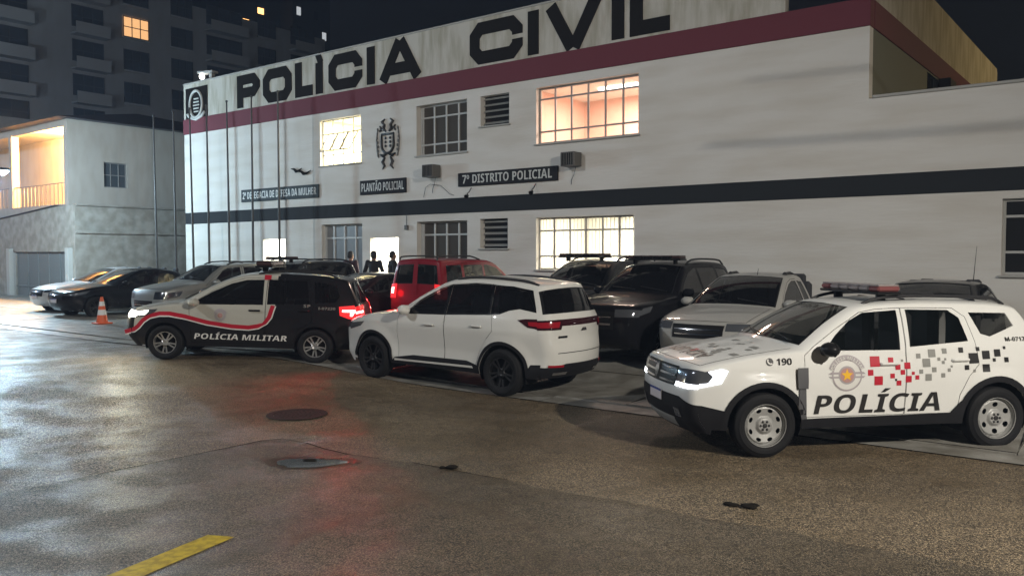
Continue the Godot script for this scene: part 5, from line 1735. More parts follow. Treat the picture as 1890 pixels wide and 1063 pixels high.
func person(at: Vector3, turn: float, shirt: Material, label: String, arms: float) -> void:
	var t := thing("person", label, "person", Transform3D(Basis(Vector3.UP, turn), at))
	var J := {"hip": Vector3(0, 0.95, 0), "waist": Vector3(0, 1.1, 0.01), "chest": Vector3(0, 1.3, 0), "neck": Vector3(0, 1.46, -0.01), "jaw": Vector3(0, 1.56, 0.03), "crown": Vector3(0, 1.65, 0.0)}
	for s in [-1, 1]:
		var k := "l" if s < 0 else "r"
		J["sh" + k] = Vector3(0.19 * s, 1.41, -0.01)
		J["el" + k] = Vector3((0.27 + arms * 0.04) * s, 1.13, -0.03 + arms * 0.02)
		J["wr" + k] = Vector3((0.25 - arms * 0.1) * s, 0.9 + arms * 0.16, 0.06 + arms * 0.12)
		J["pm" + k] = J["wr" + k] + Vector3(0.0, -0.07, 0.02)
		J["th" + k] = Vector3(0.09 * s, 0.92, 0)
		J["kn" + k] = Vector3(0.1 * s, 0.5, 0.03)
		J["an" + k] = Vector3(0.1 * s, 0.09, -0.01)
		J["to" + k] = Vector3(0.12 * s, 0.045, 0.16)
	var bones := [["hip", "waist", 0.13, 0.125], ["waist", "chest", 0.125, 0.14], ["chest", "neck", 0.12, 0.055], ["neck", "jaw", 0.055, 0.06], ["jaw", "crown", 0.068, 0.09]]
	for k in ["l", "r"]:
		bones += [["chest", "sh" + k, 0.12, 0.062], ["sh" + k, "el" + k, 0.058, 0.045], ["el" + k, "wr" + k, 0.043, 0.03], ["wr" + k, "pm" + k, 0.03, 0.034], ["hip", "th" + k, 0.12, 0.095], ["th" + k, "kn" + k, 0.09, 0.06], ["kn" + k, "an" + k, 0.058, 0.042], ["an" + k, "to" + k, 0.045, 0.035]]
	var g := G.new()
	body_mesh(J, bones, 0.024, g)
	for k in ["l", "r"]:
		var p: Vector3 = J["pm" + k]
		var s := -1.0 if k == "l" else 1.0
		for i in 4: g.tube([p + Vector3(-0.005 * s, -0.02, -0.028 + i * 0.019), p + Vector3(-0.012 * s, -0.065 + absf(i - 1.4) * 0.006, -0.03 + i * 0.02), p + Vector3(-0.03 * s, -0.1 + absf(i - 1.4) * 0.01, -0.03 + i * 0.02)], [0.011, 0.009, 0.007], 6)
		g.tube([p + Vector3(0, 0.03, 0.03), p + Vector3(-0.02 * s, -0.01, 0.055), p + Vector3(-0.03 * s, -0.04, 0.06)], [0.012, 0.01, 0.008], 6)
	for s in [-1.0, 1.0]:
		g.ball(Vector3(0.088 * s, 1.6, 0.0), Vector3(0.014, 0.032, 0.02), 5, 8)
	g.tube([Vector3(0, 1.625, 0.088), Vector3(0, 1.59, 0.112), Vector3(0, 1.58, 0.09)], [0.008, 0.015, 0.012], 6)
	obj("body", g, M.skin, t)
	g = G.new()
	for s in [-1.0, 1.0]: g.ball(Vector3(0.03 * s, 1.622, 0.083), Vector3(0.012, 0.008, 0.008), 4, 8)
	obj("eyes", g, M.trim, t)
	# clothing: the same limbs a little thicker
	g = G.new()
	var top := [["waist", "chest", 0.14, 0.152], ["chest", "neck", 0.128, 0.062], ["hip", "waist", 0.148, 0.14]]
	for k in ["l", "r"]: top += [["chest", "sh" + k, 0.128, 0.072], ["sh" + k, "el" + k, 0.068, 0.06]]
	body_mesh(J, top, 0.022, g)
	obj("shirt", g, shirt, t)
	g = G.new()
	var low := []
	for k in ["l", "r"]: low += [["hip", "th" + k, 0.138, 0.108], ["th" + k, "kn" + k, 0.102, 0.075], ["kn" + k, "an" + k, 0.073, 0.062]]
	body_mesh(J, low, 0.024, g)
	obj("trousers", g, M.trousers, t)
	g = G.new()
	body_mesh({"a": Vector3(0, 1.665, -0.012), "b": Vector3(0, 1.6, -0.045)}, [["a", "b", 0.093, 0.075]], 0.014, g)
	obj("hair", g, M.hair, t)
	for s in [-1.0, 1.0]:
		g = G.new()
		g.box(Vector3(0.115 * s, 0.045, 0.06), Vector3(0.1, 0.09, 0.29), 0.03)
		obj("shoe", g, M.trim, t)

# ---------------------------------------------------------------- the parked cars
func star(cx: float, cy: float, r: float) -> PackedVector2Array:
	var o := PackedVector2Array()
	for k in 10:
		var a := PI / 2 + PI * k / 5
		var q := r if k % 2 == 0 else r * 0.45
		o.append(Vector2(cx + q * cos(a), cy + q * sin(a)))
	return o

func side_text(root: Node, sp: Dictionary, text: String, u: float, y: float, cap: float, width: float, skew: float, m: Material) -> void:
	var S := Shape.new()
	S.setup(sp)
	var g := G.new()
	letters(g, text, cap, 1.0, func(q: Vector2) -> Vector3: return Vector3(q.x, q.y, 0), func(_q: Vector2) -> Vector3: return Vector3(0, 0, 1), 0.0)
	var lo := INF
	var hi := -INF
	for p in g.v:
		lo = minf(lo, p.x)
		hi = maxf(hi, p.x)
	var k := width / (hi - lo)
	for i in g.v.size():
		var p := g.v[i]
		var q := Vector2(u + (p.x - lo) * k + p.y * skew, y + p.y)
		g.v[i] = Vector3(q.x - S.wb / 2, q.y, S.W(q.x, q.y) + 0.006)
		g.n[i] = Vector3(0, 0.0, 1)
	obj("lettering", g, m, root)

func light_bar(root: Node, at: Vector3, w: float, mats: Array, h := 0.075) -> void:
	var n := sub("light_bar", root, Transform3D(Basis(), at))
	var g := G.new()
	g.box(Vector3(0, 0.0, 0), Vector3(0.3, 0.03, w), 0.01)
	g.box(Vector3(0, -0.05, w * 0.36), Vector3(0.1, 0.08, 0.05), 0.005)
	g.box(Vector3(0, -0.05, -w * 0.36), Vector3(0.1, 0.08, 0.05), 0.005)
	obj("base", g, M.trim, n)
	for k in 6:
		g = G.new()
		g.box(Vector3(0, 0.017 + h / 2, -w / 2 + w * (k + 0.5) / 6), Vector3(0.27, h, w / 6 - 0.006), 0.02)
		obj("lens", g, mats[k], n)
	g = G.new()
	g.box(Vector3(0, h + 0.025, 0), Vector3(0.24, 0.018, w * 0.98), 0.006)
	obj("cap", g, mats[6], n)

func antenna(root: Node, at: Vector3, h: float) -> void:
	var g := G.new()
	g.tube([at, at + Vector3(h * 0.22, h * 0.5, 0), at + Vector3(h * 0.46, h, 0)], [0.008, 0.005, 0.003], 5)
	obj("antenna", g, M.trim, root)

func build_cars() -> void:
	# white police car in front on the right
	var W1 := Vector3(-3.32, 0.0, 9.38)
	var W2 := Vector3(-1.44, 0.0, 7.38)
	var over_left := []
	var sq := {"r": [], "g": [], "k": []}
	var data := ["r", 1.237, 1.013, 0.112, "r", 1.183, 0.895, 0.063, "r", 1.274, 0.807, 0.097, "r", 1.421, 1.022, 0.061, "g", 1.551, 1.017, 0.026, "r", 1.5, 0.948, 0.058, "r", 1.611, 0.961, 0.071, "r", 1.555, 0.892, 0.052, "r", 1.676, 0.878, 0.034, "r", 1.723, 0.832, 0.046, "r", 1.435, 0.854, 0.052, "k", 1.475, 0.811, 0.025, "r", 1.51, 0.776, 0.055, "r", 1.622, 0.816, 0.07,
		"g", 1.747, 1.062, 0.052, "g", 1.907, 1.089, 0.086, "g", 1.836, 0.987, 0.09, "g", 2.058, 1.11, 0.056, "g", 1.985, 1.024, 0.035, "g", 2.033, 0.988, 0.034, "g", 2.06, 1.022, 0.025, "g", 1.769, 0.894, 0.046, "g", 1.923, 0.911, 0.053, "g", 1.855, 0.83, 0.074, "g", 2.028, 0.848, 0.047, "g", 2.1, 0.904, 0.037, "g", 2.13, 0.942, 0.025,
		"k", 2.256, 1.117, 0.056, "k", 2.399, 1.026, 0.113, "k", 2.459, 1.125, 0.044, "k", 2.552, 1.059, 0.092, "k", 2.312, 0.927, 0.053, "k", 2.543, 0.916, 0.086, "k", 2.693, 1.078, 0.079, "k", 2.647, 1.003, 0.038, "k", 2.8, 1.001, 0.054, "k", 2.788, 1.133, 0.032, "g", 2.402, 0.887, 0.03]
	for i in range(0, data.size(), 4):
		var u: float = data[i + 1]
		var y: float = data[i + 2] - 0.012
		var h: float = data[i + 3] / 2
		sq[data[i]].append(poly([u - h, y - h * 1.02, u + h, y - h * 0.98, u + h, y + h, u - h, y + h]))
	for q in [["red_check", "livery_red", sq.r], ["grey_check", "livery_grey", sq.g], ["black_check", "livery_black", sq.k]]:
		for one in q[2]: over_left.append([q[0], q[1], 0.003, [one]])
	# round police badge on the door
	over_left.append(["badge_field", "livery_white", 0.003, [disc(0.912, 0.862, 0.17, 0.17, 28)]])
	over_left.append(["badge_ring", "badge_grey", 0.0045, [ring(0.912, 0.862, 0.155, 0.172, 0, 360, 36), ring(0.912, 0.862, 0.155, 0.215, 20, 160, 20), poly([0.70, 0.872, 1.125, 0.872, 1.10, 0.895, 0.73, 0.895]), poly([0.73, 0.83, 1.10, 0.83, 1.12, 0.85, 0.70, 0.85]), ring(0.912, 0.862, 0.075, 0.098, 0, 360, 28)]])
	over_left.append(["badge_core", "badge_rose", 0.006, [disc(0.912, 0.862, 0.078, 0.078, 24)]])
	over_left.append(["badge_star", "badge_yellow", 0.0075, [star(0.912, 0.862, 0.068)]])
	# telephone disc before the number
	over_left.append(["phone_disc", "livery_black", 0.003, [disc(0.05, 1.018, 0.042, 0.042, 20)]])
	over_left.append(["phone_handset", "livery_white", 0.0045, [ring(0.063, 1.03, 0.026, 0.04, 150, 300, 10)]])
	var hood := []
	var rn := RandomNumberGenerator.new()
	rn.seed = 12
	for k in 26:
		var s := rn.randf_range(7.0, 9.4)
		var v := rn.randf_range(-0.6, 0.72)
		var h := rn.randf_range(0.06, 0.15)
		hood.append(poly([s, v, s + h * 1.6, v, s + h * 1.6, v + h, s, v + h]))
	var d := car("police_car", DUSTER, "white police SUV with chequered side, black POLÍCIA lettering and lit white headlamps", "police car", pose_marks(W1, W2, 0.885, Vector3(1.02, 1.0, 1.0)), {
		"cell": 0.06, "body": M.white_car, "glass": M.car_glass_clear, "ws_glass": M.car_glass_screen, "mirror_mat": M.trim,
		"rim": [M.rim_silver, 0.232, "steel8", "steel6"],
		"over": [["arch_cladding", "cladding", 0.012, ring(0, 0.345, 0.40, 0.465, -8, 180, 22)], ["arch_cladding", "cladding", 0.012, ring(2.674, 0.345, 0.40, 0.47, 0, 188, 22)],
			["sill_cladding", "cladding", 0.014, poly([0.3, 0.28, 2.3, 0.28, 2.34, 0.55, 2.24, 0.55, 2.12, 0.42, 0.42, 0.405])],
			["bumper_cladding", "cladding", 0.01, poly([-0.9, 0.2, -0.34, 0.2, -0.40, 0.5, -0.66, 0.56, -0.9, 0.58])], ["bumper_cladding", "cladding", 0.01, poly([3.05, 0.25, 3.5, 0.25, 3.5, 0.55, 3.1, 0.5])],
			["fender_vent", "grey_plastic", 0.012, poly([0.36, 0.4, 0.455, 0.4, 0.445, 0.94, 0.37, 0.94])], ["vent_cover", "grey_plastic", 0.03, poly([0.345, 0.73, 0.465, 0.73, 0.465, 0.95, 0.345, 0.95])]],
		"over_left": over_left,
		"over_top": [["bumper_guard", "cladding", 0.01, [poly([0, -1, 2.45, -1, 2.95, -0.75, 2.95, 0.75, 2.45, 1, 0, 1])]], ["grille", "trim", 0.008, [poly([4.05, -0.6, 5.45, -0.6, 5.45, 0.6, 4.05, 0.6])]],
			["grille_bar", "chrome", 0.02, [poly([4.2, -0.58, 4.32, -0.58, 4.32, -0.1, 4.2, -0.1]), poly([4.6, -0.58, 4.72, -0.58, 4.72, -0.1, 4.6, -0.1]), poly([5.05, -0.58, 5.17, -0.58, 5.17, -0.1, 5.05, -0.1]), poly([4.2, 0.1, 4.32, 0.1, 4.32, 0.58, 4.2, 0.58]), poly([4.6, 0.1, 4.72, 0.1, 4.72, 0.58, 4.6, 0.58]), poly([5.05, 0.1, 5.17, 0.1, 5.17, 0.58, 5.05, 0.58])]],
			["grille_emblem", "chrome", 0.03, [poly([4.1, 0.0, 4.75, -0.075, 5.4, 0.0, 4.75, 0.075])]],
			["skid_plate", "rim_silver", 0.014, [poly([0.3, -0.5, 1.2, -0.55, 1.2, 0.55, 0.3, 0.5])]],
			["hood_mark", "livery_red", 0.0045, [poly([7.2, 0.0, 7.5, 0.0, 7.5, 0.12, 7.2, 0.12])]]] + hood.map(func(a): return ["hood_check", "livery_grey", 0.003, [a]]),
		"lights": [["headlight", "head_glass", 0.004, poly([-0.76, 0.735, -0.72, 0.905, -0.46, 0.95, -0.40, 0.93, -0.47, 0.8]), [poly([4.1, 0.58, 5.3, 0.62, 5.6, 1.0, 4.05, 1.0])], "drl", poly([-0.76, 0.735, -0.74, 0.785, -0.60, 0.80, -0.55, 0.87, -0.60, 0.92, -0.46, 0.95, -0.40, 0.93, -0.47, 0.8]), [poly([4.08, 0.6, 4.36, 0.62, 4.34, 1.0, 4.05, 1.0])]],
			["fog_lamp", "head_glass", 0.02, null, [poly([1.4, 0.62, 2.0, 0.6, 2.0, 0.75, 1.4, 0.78])]],
			["taillight", "tail_glass", 0.004, poly([3.2, 0.9, 3.4, 0.9, 3.38, 1.12, 3.22, 1.12]), [poly([18.9, 0.85, 20.0, 0.85, 20.0, 1.0, 18.9, 1.0])]]],
		"plates": [2.6],
	})
	side_text(d, DUSTER, "POLÍCIA", 0.545, 0.448, 0.2, 1.46, 0.2, M.livery_black)
	side_text(d, DUSTER, "190", 0.125, 0.985, 0.068, 0.17, 0.0, M.livery_black)
	side_text(d, DUSTER, "M-07123", 2.82, 1.19, 0.045, 0.3, 0.0, M.livery_black)
	# badge writing along an arc
	var S := Shape.new()
	S.setup(DUSTER)
	var ag := G.new()
	var word := "POLÍCIA MILITAR"
	for i in word.length():
		var a := deg_to_rad(lerpf(158, 22, float(i) / (word.length() - 1)))
		var turn := a - PI / 2
		if word[i] == " ": continue
		letters(ag, word[i], 0.036, 1.0, func(q: Vector2) -> Vector3:
			var w := Vector2(q.x, q.y + 0.165).rotated(turn) + Vector2(0.912, 0.862)
			return Vector3(w.x - S.wb / 2, w.y, S.W(w.x, w.y) + 0.008), func(_q: Vector2) -> Vector3: return Vector3(0, 0, 1))
	obj("badge_lettering", ag, M.livery_white, d)
	light_bar(d, Vector3(1.56 - 1.337, 1.725, 0), 1.24, [M.bar_red, M.bar_clear, M.bar_clear, M.bar_clear, M.bar_clear, M.bar_red, M.bar_clear], 0.06)
	var g := G.new()
	letters(g, "POLÍCIA", 0.075, 1.0, func(q: Vector2) -> Vector3:
		var p := S.over(Vector2(12.85 - q.y * 2.6, -q.x * 1.5))
		return p + Vector3(-S.wb / 2 - 0.008, 0.008, 0), func(_q: Vector2) -> Vector3: return Vector3(-0.5, 0.8, 0))
	for i in g.v.size(): g.v[i].z *= -1
	obj("windshield_lettering", g, M.livery_white, d)
	g = G.new()
	letters(g, "POLÍCIA", 0.16, 1.2, func(q: Vector2) -> Vector3:
		var p := S.over(Vector2(6.9 - q.y * 3.2 + 0.5, q.x * 1.15))
		return p + Vector3(-S.wb / 2, 0.006, 0), func(_q: Vector2) -> Vector3: return Vector3(-0.2, 1.0, 0))
	obj("hood_lettering", g, M.livery_black, d)

	# white SUV in the middle, seen from behind on its left
	car("parked_car", TIGGO, "pearl white SUV with blacked-out windows and dark wheels parked along the road edge", "car", pose_marks(Vector3(-10.6, 0.05, 8.22), Vector3(-7.95, 0.0, 8.1), 0.89, Vector3(1.01, 1.045, 1.0)), {
		"cell": 0.06, "body": M.white_pearl, "dlo": poly([0.68, 1.1, 0.98, 1.34, 1.34, 1.525, 1.53, 1.585, 2.0, 1.62, 2.38, 1.612, 2.72, 1.6, 3.02, 1.56, 3.3, 1.5, 3.3, 1.24, 3.18, 1.245, 2.92, 1.285, 2.75, 1.255, 2.6, 1.195, 2.4, 1.175, 1.5, 1.13]), "rim": [M.rim_dark, 0.24, "alloy"],
		"over": [["arch_cladding", "cladding", 0.01, ring(0, 0.35, 0.405, 0.455, -8, 180, 22)], ["arch_cladding", "cladding", 0.01, ring(2.67, 0.35, 0.405, 0.46, 0, 190, 22)],
			["sill_cladding", "cladding", 0.012, poly([0.36, 0.26, 2.3, 0.26, 2.24, 0.42, 2.0, 0.47, 0.9, 0.46, 0.5, 0.4])], ["sill_strip", "livery_white", 0.02, poly([0.5, 0.355, 2.15, 0.375, 2.13, 0.405, 0.5, 0.385])],
			["bumper_cladding", "cladding", 0.01, poly([3.02, 0.25, 3.5, 0.25, 3.5, 0.52, 3.15, 0.5])]],
		"over_top": [["tail_strip", "tail_dark", 0.006, [poly([17.75, -1, 18.25, -1, 18.25, 1, 17.75, 1])]], ["rear_diffuser", "cladding", 0.01, [poly([21.0, -1, 22, -1, 22, 1, 21.0, 1, 20.75, 0.6, 20.75, -0.6])]],
			["exhaust_trim", "chrome", 0.02, [poly([21.35, 0.5, 21.6, 0.5, 21.6, 0.85, 21.35, 0.85]), poly([21.35, -0.85, 21.6, -0.85, 21.6, -0.5, 21.35, -0.5])]],
			["tail_emblem", "chrome", 0.012, [poly([18.45, -0.06, 18.65, -0.1, 18.65, 0.1, 18.45, 0.06])]], ["model_badge", "chrome", 0.01, [poly([18.9, 0.5, 19.05, 0.5, 19.05, 0.72, 18.9, 0.72])]],
			["hatch_seam", "trim", 0.002, [poly([20.05, -0.8, 20.1, -0.8, 20.1, 0.8, 20.05, 0.8])]]],
		"lights": [["taillight", "tail_dark", 0.008, poly([2.93, 1.13, 3.05, 1.15, 3.4, 1.16, 3.4, 1.0, 3.1, 1.035]), [poly([17.75, 0.62, 18.5, 0.66, 18.5, 1.0, 17.75, 1.0])], "red_lens", poly([3.1, 1.11, 3.4, 1.12, 3.4, 1.04, 3.12, 1.06]), [poly([17.95, 0.7, 18.35, 0.72, 18.35, 1.0, 17.95, 1.0])]],
			["reflector", "red_lens", 0.02, null, [poly([20.8, 0.66, 20.95, 0.66, 20.95, 0.95, 20.8, 0.95])]],
			["headlight", "head_glass", 0.004, poly([-0.62, 0.77, -0.6, 0.88, -0.2, 0.93, -0.3, 0.85]), [poly([3.2, 0.6, 4.1, 0.6, 4.1, 1.0, 3.2, 1.0])]]],
	})
	# dark police car with a white front half
	var PS := Vector3(1.015, 0.98, 1.0)
	var wave := [-0.75, 0.44, -0.56, 0.5, -0.47, 0.57, -0.38, 0.68, -0.27, 0.76, -0.1, 0.805, 0.065, 0.81, 0.34, 0.765, 0.72, 0.67, 1.15, 0.61, 1.45, 0.598, 1.62, 0.63, 1.76, 0.71, 1.84, 0.82, 1.9, 1.04, 1.9, 1.7]
	var low := poly(wave)
	var band := func(a: float, b: float) -> Array:
		var lower := Geometry2D.offset_polyline(low.slice(0, low.size() - 1), 0.06)
		var o := PackedVector2Array()
		var up := PackedVector2Array()
		for i in low.size() - 1:
			var dv := (low[mini(i + 1, low.size() - 2)] - low[maxi(i - 1, 0)]).normalized().orthogonal()
			if dv.y < 0: dv = -dv
			if i >= low.size() - 4: dv = Vector2(-1, 0.2).normalized()
			o.append(low[i] + dv * a)
			up.append(low[i] + dv * b)
		up.reverse()
		o.append_array(up)
		return [o] if lower.size() else []
	var white := poly(wave + [-0.9, 1.7])
	var pm := car("police_car", SPIN, "dark military police car with a pale front half, red wave stripe and glowing tail lamp", "police car", pose_marks(Vector3(-14.12, 0.28, 10.0), Vector3(-12.1, 0.19, 8.28), 0.86, PS), {
		"cell": 0.07, "body": M.dark_car, "paint2": M.pale_livery, "two": [white], "two_top": [poly([3.3, -1, 11.9, -1, 11.9, 1, 3.3, 1])],
		"glass": M.car_glass, "rim": [M.rim_alloy, 0.215, "alloy"], "mirror_mat": M.pale_livery,
		"over_left": [["red_stripe", "livery_red", 0.003, band.call(0.0, 0.075)], ["white_stripe", "livery_white", 0.0045, band.call(-0.022, 0.0)],
			["badge", "badge_grey", 0.004, [ring(0.95, 0.84, 0.06, 0.1, 0, 360, 24), ring(0.95, 0.84, 0.085, 0.125, 20, 160, 12)]], ["badge_core", "badge_rose", 0.005, [disc(0.95, 0.84, 0.045, 0.045, 16)]],
			["roof_stripe", "livery_red", 0.004, [poly([1.66, 1.51, 1.78, 1.51, 1.78, 1.6, 1.66, 1.6])]]],
		"over_top": [["grille", "trim", 0.008, [poly([2.2, -0.6, 3.6, -0.62, 3.6, 0.62, 2.2, 0.6])]], ["bumper_guard", "cladding", 0.006, [poly([0, -1, 1.4, -1, 1.4, 1, 0, 1])]]],
		"lights": [["headlight", "head_glass", 0.006, poly([-0.62, 0.75, -0.55, 0.88, -0.14, 0.925, -0.2, 0.86, -0.38, 0.78]), [poly([3.1, 0.6, 4.2, 0.58, 4.3, 1.0, 3.0, 1.0])], "head_on", poly([-0.6, 0.78, -0.55, 0.86, -0.3, 0.89, -0.36, 0.82]), [poly([3.25, 0.7, 4.0, 0.68, 4.1, 1.0, 3.15, 1.0])]],
			["taillight", "tail_on", 0.008, poly([3.04, 0.9, 3.02, 1.06, 3.4, 1.1, 3.4, 0.82, 3.2, 0.84]), [poly([16.2, 0.6, 17.6, 0.64, 17.6, 1.0, 16.2, 1.0])], "tail_core", poly([3.08, 0.965, 3.08, 1.0, 3.4, 1.005, 3.4, 0.97, 3.3, 0.965, 3.26, 0.89, 3.22, 0.89, 3.22, 0.962]), [poly([16.75, 0.7, 16.95, 0.7, 16.95, 1.0, 16.75, 1.0])]]],
	})
	side_text(pm, SPIN, "POLÍCIA MILITAR", 0.5, 0.40, 0.1, 1.62, 0.2, M.livery_white)
	side_text(pm, SPIN, "I-07230", 2.66, 1.0, 0.045, 0.3, 0.0, M.livery_grey)
	side_text(pm, SPIN, "SP", 2.4, 1.03, 0.055, 0.12, 0.0, M.livery_grey)
	light_bar(pm, Vector3(1.62 - 1.31, 1.75, 0), 1.2, [M.bar_dark, M.bar_clear, M.bar_clear, M.bar_clear, M.bar_clear, M.bar_dark, M.bar_dark])
	var pt := pm.transform
	omni("headlight_light", pt * Vector3(-1.31 - 0.92, 0.84, 0.62), Color(1.0, 0.96, 0.82), 1.2, 0.08)
	var tl := SpotLight3D.new()  # the red lamp at the rear corner throws a streak over the wet road
	tl.name = "taillight_light"
	tl.light_color = Color(1.0, 0.04, 0.05)
	tl.light_energy = 3.6
	tl.light_size = 0.1
	tl.spot_angle = 62.0
	tl.spot_angle_attenuation = 1.0
	tl.spot_range = 40
	tl.spot_attenuation = 2.0
	tl.shadow_enabled = true
	add_child(tl, true)
	tl.look_at_from_position(pt * Vector3(3.36 - 1.31, 0.96, 0.95), Vector3(-6.5, 0.0, 13.0))

	# red van, nose to the station
	var van := car("parked_van", VAN, "red van with roof rails and a lit tail lamp, its back to the road", "van", pose_nose(-13.75, 0.1, 2.45, 0.8, 180), {
		"cell": 0.1, "body": M.red_car, "glass": M.van_glass, "rim": [M.rim_alloy, 0.2, "alloy"], "mirror_mat": M.trim,
		"over_top": [["door_post", "red_car", 0.012, [poly([13.9, -0.08, 15.9, -0.08, 15.9, 0.1, 13.9, 0.1])]]],
		"lights": [["taillight", "tail_on", 0.012, poly([2.93, 1.0, 2.93, 1.18, 3.2, 1.2, 3.2, 0.84, 2.95, 0.85]), [poly([14.95, 0.74, 16.3, 0.74, 16.3, 1.0, 14.95, 1.0])], "tail_core", null, [poly([15.2, 0.84, 15.9, 0.84, 15.9, 0.94, 15.2, 0.94])]]],
	})
	omni("taillight_light", van.transform * Vector3(3.3 - 1.225, 1.0, 0.7), Color(1.0, 0.04, 0.05), 0.08, 0.08)
	antenna(van, Vector3(-0.3, 1.8, 0.3), 0.3)

	# row of cars with their noses to the road
	var lights_off := [["headlight", "head_glass", 0.006, poly([-0.7, 0.78, -0.65, 0.98, -0.2, 1.02, -0.3, 0.92]), [poly([3.0, 0.6, 4.0, 0.58, 4.1, 1.0, 3.0, 1.0])]]]
	var wl := [["headlight", "head_glass", 0.006, poly([-0.7, 0.88, -0.66, 1.0, -0.28, 1.04, -0.38, 0.94]), [poly([3.1, 0.58, 4.0, 0.56, 4.1, 1.0, 3.1, 1.0])]]]
	var front := [["grille", "trim", 0.008, [poly([2.2, -0.56, 3.7, -0.56, 3.7, 0.56, 2.2, 0.56])]], ["grille_bar", "chrome", 0.018, [poly([2.5, -0.5, 2.62, -0.5, 2.62, 0.5, 2.5, 0.5]), poly([3.0, -0.5, 3.12, -0.5, 3.12, 0.5, 3.0, 0.5])]]]
	var bar_black := [M.bar_dark, M.trim, M.trim, M.trim, M.trim, M.bar_dark, M.bar_dark]
	var c := car("parked_car", WAGON, "large black SUV with a dark light bar between the white SUV and the white pickup", "car", pose_nose(-7.75, 6.0, 2.745, 0.98, 0, Vector3(0.96, 0.98, 0.96)), {"cell": 0.1, "body": M.black_car, "rim": [M.rim_dark, 0.23, "alloy"], "over_top": front, "lights": wl, "plates": [2.0]})
	light_bar(c, Vector3(0.1, 1.83, 0), 1.25, bar_black, 0.045)
	c = car("parked_car", WAGON, "dark SUV with roof rails half hidden behind the white SUV's roof", "car", pose_nose(-9.95, 4.9, 2.745, 0.98), {"cell": 0.14, "body": M.dark_car, "rim": [M.rim_dark, 0.23, "alloy"], "over_top": front, "lights": wl})
	light_bar(c, Vector3(-0.1, 1.83, 0), 1.2, bar_black, 0.045)
	antenna(c, Vector3(-0.5, 1.8, -0.6), 0.32)
	c = car("parked_pickup", PICKUP, "white small pickup with a dark windscreen behind the front police car", "pickup", pose_nose(-5.75, 5.95, 2.7, 0.84), {"cell": 0.09, "body": M.strada_car, "rim": [M.rim_silver, 0.2, "steel6"], "over_top": front, "lights": lights_off})
	for s in [-1.0, 1.0]:
		g = G.new()
		g.ball(Vector3(0.3, 1.53, 0.5 * s), Vector3(0.07, 0.06, 0.045), 6, 10)
		g.tube([Vector3(0.3, 1.55, 0.5 * s), Vector3(0.55, 1.57, 0.5 * s), Vector3(0.8, 1.5, 0.52 * s)], [0.03, 0.022, 0.03], 8)
		obj("roof_bar", g, M.rail, c)
	antenna(c, Vector3(0.05, 1.53, 0.1), 0.12)
	c = car("parked_car", SEDAN, "dark low car with a tall whip antenna behind the front police car's roof", "car", pose_nose(-2.95, 5.5, 2.6, 0.85), {"cell": 0.14, "body": M.dark_car, "rim": [M.rim_dark, 0.21, "alloy"], "over_top": front})
	antenna(c, Vector3(1.0, 1.42, 0.45), 0.6)
	car("parked_car", SEDAN, "dark hatchback with a light-edged roof between the dark police car and the red van", "car", pose_nose(-16.15, 5.8, 2.6, 0.85, 0, Vector3(1, 0.98, 1)), {"cell": 0.14, "body": M.wine_car, "rim": [M.rim_alloy, 0.2, "alloy"]})
	c = car("parked_car", WAGON, "dark SUV with a light bar parked behind the dark police car", "car", pose_nose(-18.95, 6.2, 2.745, 0.98, 0, Vector3(0.95, 0.96, 0.94)), {"cell": 0.14, "body": M.dark_car, "rim": [M.rim_dark, 0.23, "alloy"], "over_top": front, "lights": wl})
	light_bar(c, Vector3(0.0, 1.83, 0), 1.2, bar_black, 0.045)
	car("parked_car", DUSTER, "silver grey car with a dark windscreen behind the pale nose of the dark police car", "car", pose_nose(-20.95, 6.7, 2.674, 0.84), {"cell": 0.1, "body": M.silver_car, "rim": [M.rim_alloy, 0.22, "alloy"], "over_top": front, "lights": [["headlight", "chrome", 0.006, poly([-0.66, 0.74, -0.62, 0.9, -0.24, 0.945, -0.34, 0.8]), [poly([4.1, 0.6, 5.3, 0.62, 5.5, 1.0, 4.1, 1.0])]]]})
	car("parked_car", SEDAN, "black sedan parked nose to the road beside the orange traffic cone", "car", pose_nose(-26.1, 6.7, 2.6, 0.85), {"cell": 0.1, "body": M.black_car, "rim": [M.rim_dark, 0.21, "alloy"], "over_top": front, "lights": [["headlight", "head_glass", 0.006, poly([-0.62, 0.66, -0.55, 0.77, -0.16, 0.82, -0.3, 0.72]), [poly([3.0, 0.6, 3.9, 0.58, 4.0, 1.0, 3.0, 1.0])], "head_dark", null, [poly([3.2, 0.7, 3.6, 0.7, 3.6, 0.8, 3.2, 0.8])]]], "plates": [2.0]})
	car("parked_car", SEDAN, "pale silver sedan at the far left of the yard, before the garage gate", "car", pose_nose(-28.85, 6.1, 2.6, 0.85), {"cell": 0.12, "body": M.pale_car, "rim": [M.rim_alloy, 0.21, "alloy"], "over_top": front, "lights": [["headlight", "chrome", 0.006, poly([-0.62, 0.66, -0.55, 0.77, -0.16, 0.82, -0.3, 0.72]), [poly([3.0, 0.6, 3.9, 0.58, 4.0, 1.0, 3.0, 1.0])]]], "plates": [2.0]})
	# traffic cone
	var cn := thing("traffic_cone", "orange and white traffic cone standing beside the black sedan", "traffic cone", Transform3D(Basis(), Vector3(-22.45, 0.315, 7.05)))
	g = G.new()
	g.box(Vector3(0, 0.02, 0), Vector3(0.4, 0.04, 0.4), 0.015)
	obj("base", g, M.cone_orange, cn)
	var up := Transform3D(Basis(Vector3.RIGHT, -PI / 2), Vector3.ZERO)
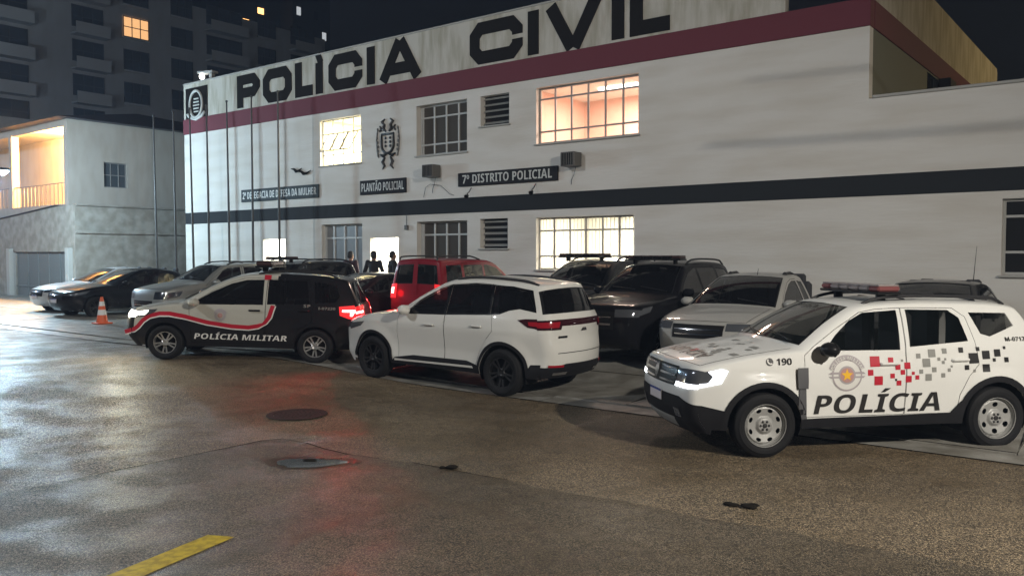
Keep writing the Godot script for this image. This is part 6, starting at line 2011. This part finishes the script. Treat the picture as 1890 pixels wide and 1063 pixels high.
	for q in [[0.04, 0.24, 0], [0.24, 0.38, 1], [0.38, 0.48, 0], [0.48, 0.6, 1], [0.6, 0.72, 0]]:
		g = G.new()
		g.lathe([Vector2(0.155 - 0.165 * q[0], q[0]), Vector2(0.155 - 0.165 * q[1], q[1])], 20, up)
		if q[1] == 0.72: g.lathe([Vector2(0.036, 0.72), Vector2(0.0, 0.722)], 20, up)
		obj("cone_body" if q[2] == 0 else "reflective_band", g, M.cone_orange if q[2] == 0 else M.cone_white, cn)

# ---------------------------------------------------------------- the scene
func _ready() -> void:
	var cam := Camera3D.new()
	cam.name = "camera"
	cam.fov = 37.85
	cam.near = 0.1
	cam.far = 900
	cam.position = Vector3(0, 2.15, 18.0)
	cam.rotation = Vector3(deg_to_rad(-2.235), deg_to_rad(37.9), 0)
	add_child(cam)
	cam.current = true
	var env := Environment.new()
	env.background_mode = Environment.BG_SKY
	var sk := ProceduralSkyMaterial.new()
	sk.sky_top_color = Color(0.0022, 0.0024, 0.003).linear_to_srgb()
	sk.sky_horizon_color = Color(0.0045, 0.0042, 0.0045).linear_to_srgb()
	sk.ground_bottom_color = Color(0.002, 0.002, 0.002).linear_to_srgb()
	sk.ground_horizon_color = Color(0.004, 0.004, 0.004).linear_to_srgb()
	env.sky = Sky.new()
	env.sky.sky_material = sk
	env.tonemap_mode = Environment.TONE_MAPPER_LINEAR
	env.tonemap_exposure = 1.25
	env.fog_enabled = true
	env.fog_density = 0.0013
	env.fog_light_color = Color(0.75, 0.85, 1.0)
	env.sdfgi_enabled = true
	env.ssao_enabled = true
	env.ssil_enabled = true
	var we := WorldEnvironment.new()
	we.name = "environment"
	we.environment = env
	add_child(we)
	materials()
	M.pale_livery = paint(0.42, 0.41, 0.36, 0.4)
	street_lamp(Vector3(-34.1, 0.28, 8.6), Vector3(-32.55, 5.08, 5.55), "bright cool white lamp on a pole at the left edge of the view", M.lamp_street_cool, Color(0.78, 0.92, 1.0), 85.0)
	street_lamp(Vector3(-52.0, 0.28, 15.5), Vector3(-52.0, 9.0, 14.0), "cool street lamp farther down the road, beyond the left edge of the view", M.lamp_street_cool, Color(0.8, 0.9, 1.0), 150.0)
	street_lamp(Vector3(-20.0, 0.28, 25.5), Vector3(-20.0, 12.5, 24.0), "white street lamp across the road behind the viewer", M.lamp_street_cool, Color(0.96, 0.98, 1.0), 175.0)
	street_lamp(Vector3(11.2, 0, 14.3), Vector3(9.5, 8.5, 13.8), "warm street lamp beyond the right edge of the view", M.lamp_street_warm, Color(1.0, 0.97, 0.92), 320.0, Vector3(-5.0, 0.0, 12.2))
	street_lamp(Vector3(6.5, 0, -16), Vector3(5.0, 8.5, -16.0), "yellow street lamp behind the station, beyond the right edge", M.lamp_street_warm, Color(1.0, 0.87, 0.6), 36.0)
	build_ground()
	build_station()
	build_neighbours()
	build_cars()
	person(Vector3(-18.66, 0.525, 0.75), 0.4 + PI, M.shirt_black, "person in a black top standing in the lit doorway, head turned aside", 0.6)
	person(Vector3(-19.75, 0.525, 0.7), PI + 0.2, M.shirt_wine, "person in a dark wine top seen from behind before the glazed door", 0.2)
	person(Vector3(-17.85, 0.525, 0.75), PI - 0.5, M.shirt_black, "person whose dark head shows just above the red van's left edge", 0.1)
